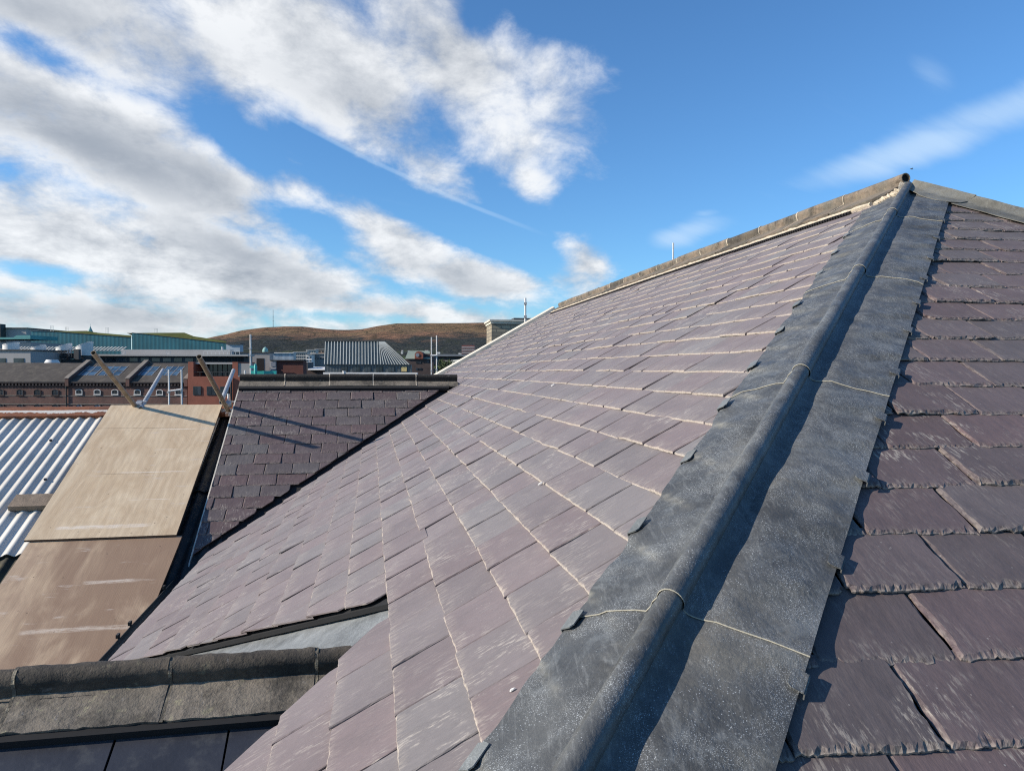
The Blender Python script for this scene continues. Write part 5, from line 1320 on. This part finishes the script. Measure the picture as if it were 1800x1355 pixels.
# ---- ribbed metal mansard building
Yz = 104.0
zn = empty('ribbed_roof_building', (X_(645, Yz), Yz, 0), 'building with a tall blue grey standing seam mansard roof and windows under it', 'building')
zinc = plain('zinc_sheet', (.16, .175, .165), .55, .1, .12, .4); zinc_d = plain('zinc_seam', (.42, .43, .40), .7, 0, .1, .4)
YzT = Yz + 1.6
a = (X_(569.5, Yz), Yz, Zh(641.6, Yz)); b = (X_(722, Yz), Yz, Zh(641.6, Yz)); t0 = (X_(571.5, YzT), YzT, Zh(600.5, YzT)); t1 = (X_(675, YzT), YzT, Zh(600.5, YzT))
bk = (X_(722, Yz + 14), Yz + 14, Zh(641.6, Yz)); t1b = (X_(675, YzT + 5), YzT + 5, Zh(600.5, YzT)); t0b = (t0[0], YzT + 5, t0[2]); ab = (a[0], Yz + 14, a[2])
m = MB(); m.add([a, b, t1, t0, bk, t1b, t0b, ab], [(0, 1, 2, 3), (1, 4, 5, 2), (3, 2, 5, 6), (0, 3, 6, 7), (7, 6, 5, 4)])
zr = m.build('roof', zinc, zn, eye=False)
m = MB(); a, b, t0, t1, bk, t1b = map(np.array, (a, b, t0, t1, bk, t1b))
nf = nrm(np.cross(t1 - t0, a - t0)); nf *= -np.sign(nf[1]); nf = nf if nf[1] < 0 else -nf
ns_ = 26; wb = (b - a) / 38.0
def seam(p, q_, nn, w=.05, hgt=.17): m.prism([p - np.array([w, 0, 0]), p + np.array([w, 0, 0]), q_ + np.array([w, 0, 0]), q_ - np.array([w, 0, 0])], nn * hgt)
xl = X_(667, Yz)
for x in np.arange(a[0] + .1, xl, .44):
    p = a + (b - a) * (x - a[0]) / (b[0] - a[0]); seam(p, np.array([t0[0] + (X_(666, YzT) - t0[0]) * (x - a[0]) / (xl - a[0]), YzT, t0[2]]), nf)
for k in range(11):
    f = (k + .5) / 11; p = np.array([xl + (b[0] - xl) * f, Yz, a[2]]); q_ = np.array([X_(666, YzT) + (t1[0] - X_(666, YzT)) * f, YzT, t0[2]]); seam(p, q_, nf, w=.045)
m.build('standing_seams', zinc_d, zr, eye=False)
m = MB(); m.obox(t0 - np.array([.2, .25, .0]), (t1[0] - t0[0] + .4, 0, 0), (0, .5, 0), (0, 0, .14)); m.build('roof_edge', MAT['dkgrey'], zr, eye=False)
m = MB(); m.box((X_(571, Yz), Yz + .25, 0), (X_(722, Yz), Yz + 1.0, Zh(641.6, Yz))); m.build('wall', MAT['teal'] if False else ribbed_mat('dark_zinc_wall', (.085, .10, .105), .42, .5, .3, .25), zn, eye=False)
for x0, x1 in ((600, 611), (620, 633), (640.5, 652), (661, 672.5), (682, 693.5), (705, 715.5)):
    m = MB(); pbox(m, x0, x1, 644.5, 653.8, Yz + .18, .06); o = m.build('window', MAT['dkgrey'], zn, eye=False)
    m = MB(); pbox(m, x0 + .6, (x0 + x1) / 2 - .2, 645, 653.4, Yz + .15, .02); pbox(m, (x0 + x1) / 2 + .2, x1 - .6, 645, 653.4, Yz + .15, .02); m.build('pane', MAT['glass'] if x0 < 700 else plain('yellow_blind', (.55, .42, .18), .8), o, eye=False)  # last window has a yellow blind colour
m = MB(); m.box((X_(568, Yz - 1.5), Yz - 1.5, 0), (X_(733.5, Yz - 1.5), Yz - .8, Zh(655, Yz))); m.build('parapet', MAT['white'], zn, eye=False)
m = MB(); m.tube((X_(605, 101), 101, Zh(664, 101)), (X_(605, 101), 101, Zh(652.8, 101)), .22, 12); m.tube((X_(605, 101), 101, Zh(653.2, 101)), (X_(605, 101), 101, Zh(652.5, 101)), .27, 12); m.build('flue', MAT['alu'], zn, eye=False)

# ---- to the right: old brick warehouse with green roof, dark sheds, banded tower
Yw = 150
q = empty('gabled_warehouse', (X_(735, Yw), Yw, 0), 'dark brick warehouse with a pale green roof and a small brick gable', 'warehouse')
m = MB(); wbox(m, 712, 762, 631, Yw, 14); m.build('wall', MAT['dk_brick'], q, eye=False)
m = MB(); A0 = lambda px, py, Y: (X_(px, Y), Y, Zh(py, Y))
m.add([A0(712, 631, Yw - .3), A0(757, 631, Yw - .3), A0(755, 617, Yw + 6), A0(717.5, 617, Yw + 6)], [(0, 1, 2, 3)]); m.build('roof', plain('pale_green_roof', (.24, .28, .22), .8, 0, .15, .3), q, eye=False)
m = MB(); x0, x1, xm = X_(729.5, Yw), X_(744, Yw), X_(736.5, Yw)
m.prism([(x0, Yw - .5, Zh(631, Yw)), (x1, Yw - .5, Zh(631, Yw)), (x1, Yw - .5, Zh(622, Yw)), (X_(741, Yw), Yw - .5, Zh(619, Yw)), (xm, Yw - .5, Zh(617.5, Yw)), (X_(732, Yw), Yw - .5, Zh(619, Yw)), (x0, Yw - .5, Zh(623, Yw))], (0, 4, 0)); g_ = m.build('gable', MAT['mod_brick'], q, eye=False)
m = MB(); m.tube((X_(734.5, Yw), Yw - .62, Zh(624.5, Yw)), (X_(734.5, Yw), Yw - .5, Zh(624.5, Yw)), .38, 14); m.build('window', MAT['pane_pale'], g_, eye=False)
m = MB(); wbox(m, 744, 762, 622, Yw + 1, 8); m.build('stair_tower', MAT['dk_brick'], q, eye=False)
for x0, x1, y0, y1 in ((731, 740, 636, 639), (731, 735, 647, 651), (737, 741, 647, 651), (750, 754, 633, 638)):
    m = MB(); pbox(m, x0, x1, y0, y1, Yw - .08, .06); m.build('window', MAT['glass'], q, eye=False)
q = empty('dark_shed', (X_(800, 170), 170, 0), 'long dark shed with a flat grey roof line behind the scaffold poles', 'shed')
m = MB(); wbox(m, 760, 900, 626.5, 170, 16); m.build('wall', MAT['dkgrey'], q, eye=False)
m = MB(); pbox(m, 758, 900, 622.6, 626.5, 169, 18); m.build('roof', plain('shed_roof', (.17, .18, .19), .7, 0, .15, .3), q, eye=False)
m = MB(); wbox(m, 770, 790, 632, 169, 3); m.build('wall_bay', MAT['dk_brick'], q, eye=False)
q = empty('banded_tower', (X_(823, 620), 620, 0), 'distant tower block with red and white horizontal bands', 'tower block')
m = MB(); wbox(m, 811.5, 834, 607, 620, 12); m.build('wall', plain('tower_red', (.20, .07, .06), .9, 0, .1, .2), q, eye=False)
m = MB()
for k in range(5): pbox(m, 811.3, 834.2, 609.2 + k * 2.7, 610.4 + k * 2.7, 619.7, .4)
m.build('balcony_bands', MAT['lilac'], q, eye=False)
m = MB(); pbox(m, 816, 830, 604.6, 607, 622, 8); m.build('roof_housing', MAT['dkgrey'], q, eye=False)
q = empty('tin_roof_hut', (X_(800, 96), 96, 0), 'low hut with pale yellowish sheet roof just beyond the verge', 'hut')
m = MB(); wbox(m, 785, 830, 641, 96, 5); m.build('wall', MAT['stone'], q, eye=False)
m = MB(); m.prism([A0(782, 637.6, 95.5), A0(830, 632.5, 95.5), A0(830, 630.8, 97), A0(784, 636, 97)], (0, 0, .12)); m.prism([A0(783, 641, 95), A0(830, 636.5, 95), A0(830, 635, 95.8), A0(785, 639.8, 95.8)], (0, 0, .1)); m.build('roof', plain('pale_tin', (.55, .53, .42), .6, 0, .1, .4), q, eye=False)

# ---- small trees and houses on the lower hill
def tree(cx, cy, Y, R_, lab, seed, hpx):
    r = empty('broadleaf_tree', (X_(cx, Y), Y, 0), lab, 'tree', 'trees among the far buildings'); rng = random.Random(seed); x = X_(cx, Y); zc = Zh(cy, Y)
    m = MB(); m.tube((x, Y, 0), (x, Y, zc), R_ * .10, 8, r2=R_ * .05)
    for k in range(6):
        a = rng.uniform(0, 6.28); m.tube((x, Y, zc - R_ * .6), (x + math.cos(a) * R_ * .6, Y + math.sin(a) * R_ * .6, zc + R_ * rng.uniform(-.1, .6)), R_ * .04, 6, r2=R_ * .015)
    m.build('trunk', MAT['stone'], r, eye=False)
    m = MB(); V_, F_ = [], []
    for k in range(700):
        d = Vector((rng.gauss(0, 1), rng.gauss(0, 1), rng.gauss(0, 1))).normalized(); q_ = R_ * (rng.uniform(.45, 1.0)) * (0.75 + 0.4 * mnoise.noise(d * 2 + Vector((seed, 0, 0))))
        c = Vector((x, Y, zc)) + Vector((d.x * q_ * 1.1, d.y * q_, d.z * q_ * .8)); s = R_ * rng.uniform(.06, .12)
        t1_ = Vector((rng.gauss(0, 1), rng.gauss(0, 1), rng.gauss(0, 1))).normalized(); t2_ = t1_.cross(Vector((rng.gauss(0, 1), rng.gauss(0, 1), 1))).normalized(); b0 = len(V_)
        V_ += [tuple(c + t1_ * s), tuple(c + t2_ * s * .6), tuple(c - t1_ * s), tuple(c - t2_ * s * .6)]; F_.append((b0, b0 + 1, b0 + 2, b0 + 3))
    m.add(V_, F_); m.build('crown', MAT['leaf'], r, eye=False, fix=False)
tree(781, 645, 90, 1.5, 'small yellow green tree beside the hut with the pale tin roof', 2, 8)
m = MB(); hr = random.Random(9)
for k in range(150):
    Y = hr.uniform(1750, 2700); px = hr.uniform(380, 900); f = (Y - 1700) / 2600
    top = (647 - np.interp(px, sx, sy)) / FPX * 4300; x = X_(px, 4300) * (0.62 + 0.38 * Y / 4300); z = H + top * (0.04 + 0.96 * (0.30 * f + 0.70 * f ** 2.1)) - 2
    w, d_, h_ = hr.uniform(5, 12), hr.uniform(5, 8), hr.uniform(3, 5); m.cur = 0
    m.box((x, Y, z - 3), (x + w, Y + d_, z + h_)); m.cur = 1
    m.prism([(x - .3, Y - .4, z + h_), (x - .3, Y + d_ + .4, z + h_), (x - .3, Y + d_ / 2, z + h_ + 2.4)], (w + .6, 0, 0))
tag(m.build('far_houses', [MAT['white'], MAT['dk_brick']], None, eye=False), 'scatter of tiny pale houses along the foot of the hills', 'houses', None, 'stuff')

# ---- chimney stack behind the verge with a pole on it
Yk = 15.5
ch = empty('chimney_stack', (X_(905, Yk), Yk, 0), 'square yellow brown brick chimney stack with a pale stone cap beyond the far verge', 'chimney')
chm = brick_mat('buff_brick', (.42, .35, .24), (.29, .24, .17), (.21, .18, .14), 1.0)
kx0, kx1 = X_(864, Yk), X_(960, Yk); kz = Zh(569, Yk)
def krot(x, y): 
    a = math.radians(8); dx, dy = x - kx0, y - Yk; return (kx0 + dx * math.cos(a) - dy * math.sin(a), Yk + dx * math.sin(a) + dy * math.cos(a))
def kbox(m, x0, x1, y0, y1, z0, z1): pl = [krot(x0, y0), krot(x1, y0), krot(x1, y1), krot(x0, y1)]; m.prism([(x, y, z0) for x, y in pl], (0, 0, z1 - z0))
m = MB(); kbox(m, kx0, kx1, Yk, Yk + 1.0, 0, kz); m.build('shaft', chm, ch, eye=False)
m = MB(); kbox(m, kx0 - .02, kx1, Yk - .03, Yk + 1.03, kz, kz + .05); kbox(m, kx0 - .05, kx1, Yk - .06, Yk + 1.06, kz + .05, kz + .085); m.build('cap', MAT['white_trim'], ch, eye=False)
m = MB(); kbox(m, kx0 + .5, kx1, Yk + .2, Yk + .9, kz + .085, kz + .14); m.build('flashing', MAT['lead_dark'], ch, eye=False); attr_edge(ch.children[-1], [0.0] * len(ch.children[-1].data.vertices))

# ---- upright scaffold poles
def pole(px, y0, y1, Y, lab, r=.0242, band=None, group='upright scaffold poles'):
    t = empty('scaffold_pole', (X_(px, Y), Y, Zh(y1, Y)), lab, 'scaffold pole', group); x = X_(px, Y)
    m = MB(); m.tube((x, Y, Zh(y1, Y)), (x, Y, Zh(y0, Y)), r, 12, hollow=True); m.build('tube', MAT['alu'], t, eye=False, smooth=True)
    for b in (band or []):
        m = MB(); m.tube((x, Y, Zh(b + 1.6, Y)), (x, Y, Zh(b - 1.6, Y)), r * 1.5, 12); m.obox((x - .03, Y - .07, Zh(b, Y) - .025), (.06, 0, 0), (0, .05, 0), (0, 0, .05)); m.build('coupler', MAT['galv'], t, eye=False)
    return t
pole(440.7, 589, 690, 22, 'tall pale scaffold pole standing behind the left end of the far gable ridge', band=[614, 625])
pole(430.5, 652, 720, 22, 'short pale scaffold pole just left of the far gable verge', band=[692])
pole(296.8, 651, 740, 22, 'left upright of the pair above the plywood top', band=[691])
pole(319.2, 651, 740, 22, 'right upright of the pair above the plywood top', band=[686])
m = MB(); m.tube((X_(296.8, 22), 21.95, Zh(689, 22)), (X_(319.2, 22), 21.95, Zh(686, 22)), .026, 10); tag(m.build('scaffold_ledger', MAT['alu'], None, eye=False), 'short horizontal tube joining the pair of poles above the plywood', 'scaffold tube')
pole(758.4, 593, 700, 31, 'left pole of the pair behind the right end of the gable ridge', band=[625, 652])
pole(767.5, 590, 700, 31, 'right taller pole of the pair behind the gable ridge', band=[650])
m = MB(); m.tube((X_(757, 31), 30.95, Zh(625.5, 31)), (X_(769, 31), 30.95, Zh(624.5, 31)), .034, 10); tag(m.build('scaffold_ledger', MAT['alu'], None, eye=False), 'short thick tube joining the pole pair beyond the gable ridge', 'scaffold tube')
pole(1181.5, 427, 520, 24, 'lone thin pole poking up behind the main roof ridge')
pole(923, 524, 580, 15.2, 'pale pole standing on the chimney stack', r=.020, band=[534, 557])
# teal plastic debris-chute part behind the gable ridge
tq = empty('teal_scaffold_guard', (X_(455, 21), 21, Zh(665, 21)), 'bright teal plastic guard and bottle shaped post behind the far gable ridge', 'guard')
tm = plain('teal_plastic', (.02, .33, .29), .45, 0, .15, 4)
m = MB(); pbox(m, 441, 485, 653, 668, 21, .1); m.build('sheet', tm, tq, eye=False)
m = MB(); c = X_(451.3, 21); m.sweep([[(c + R_ * math.cos(2 * math.pi * k / 12), 20.9 + R_ * math.sin(2 * math.pi * k / 12), Zh(y_, 21)) for k in range(12)] for R_, y_ in ((.045, 660), (.045, 645), (.03, 643), (.028, 641), (.01, 640.5))], closed=True, caps=True); m.build('post', tm, tq, eye=False, smooth=True)
m = MB(); pbox(m, 439, 448, 644, 648, 20.95, .08); m.build('clip', tm, tq, eye=False)

# ---- crumbs of mortar lying on the long slope, and a bird far off
for k, (px, py, r_, lab) in enumerate(((972, 677, .013, 'white flake of mortar on the dusty slates in the upper middle of the slope'), (950, 850, .010, 'white flake of mortar on a slate in the middle of the long slope'), (900.5, 1212, .006, 'tiny white crumb caught at a slate corner close to the lead hip'))):
    c = onplane((px, py), nA, AP + nA * .014); m = MB(); rg = random.Random(k)
    lo = [c + d1 * r_ * .55 * math.cos(q * .9) * rg.uniform(.7, 1.2) + sA * r_ * 1.3 * math.sin(q * .9) * rg.uniform(.7, 1.2) for q in range(7)]
    m.sweep([lo, [c + (p - c) * .75 + nA * r_ * .35 for p in lo]], closed=True, caps=True); tag(m.build('mortar_crumb', MAT['white'], None), lab, 'mortar crumb', 'mortar crumbs on the long slope')
bY = 60.0; bc = np.array([X_(1597, bY), bY, Zh(297.5, bY)]); m = MB()
m.sweep([[bc + np.array([dx, R_ * math.cos(q), R_ * math.sin(q)]) for q in np.linspace(0, 2 * math.pi, 8, endpoint=False)] for dx, R_ in ((-.13, .004), (-.06, .03), (.03, .035), (.09, .02), (.13, .004))], closed=True, caps=True)
for sg in (-1, 1): m.add([bc + np.array([-.03, 0, .02]), bc + np.array([.05, 0, .02]), bc + np.array([.0, sg * .12, .09]), bc + np.array([-.05, sg * .26, .05])], [(0, 1, 2, 3)])
tag(m.build('bird', MAT['dkgrey'], None, eye=False), 'tiny dark bird flying in the blue sky above the ridge end', 'bird')
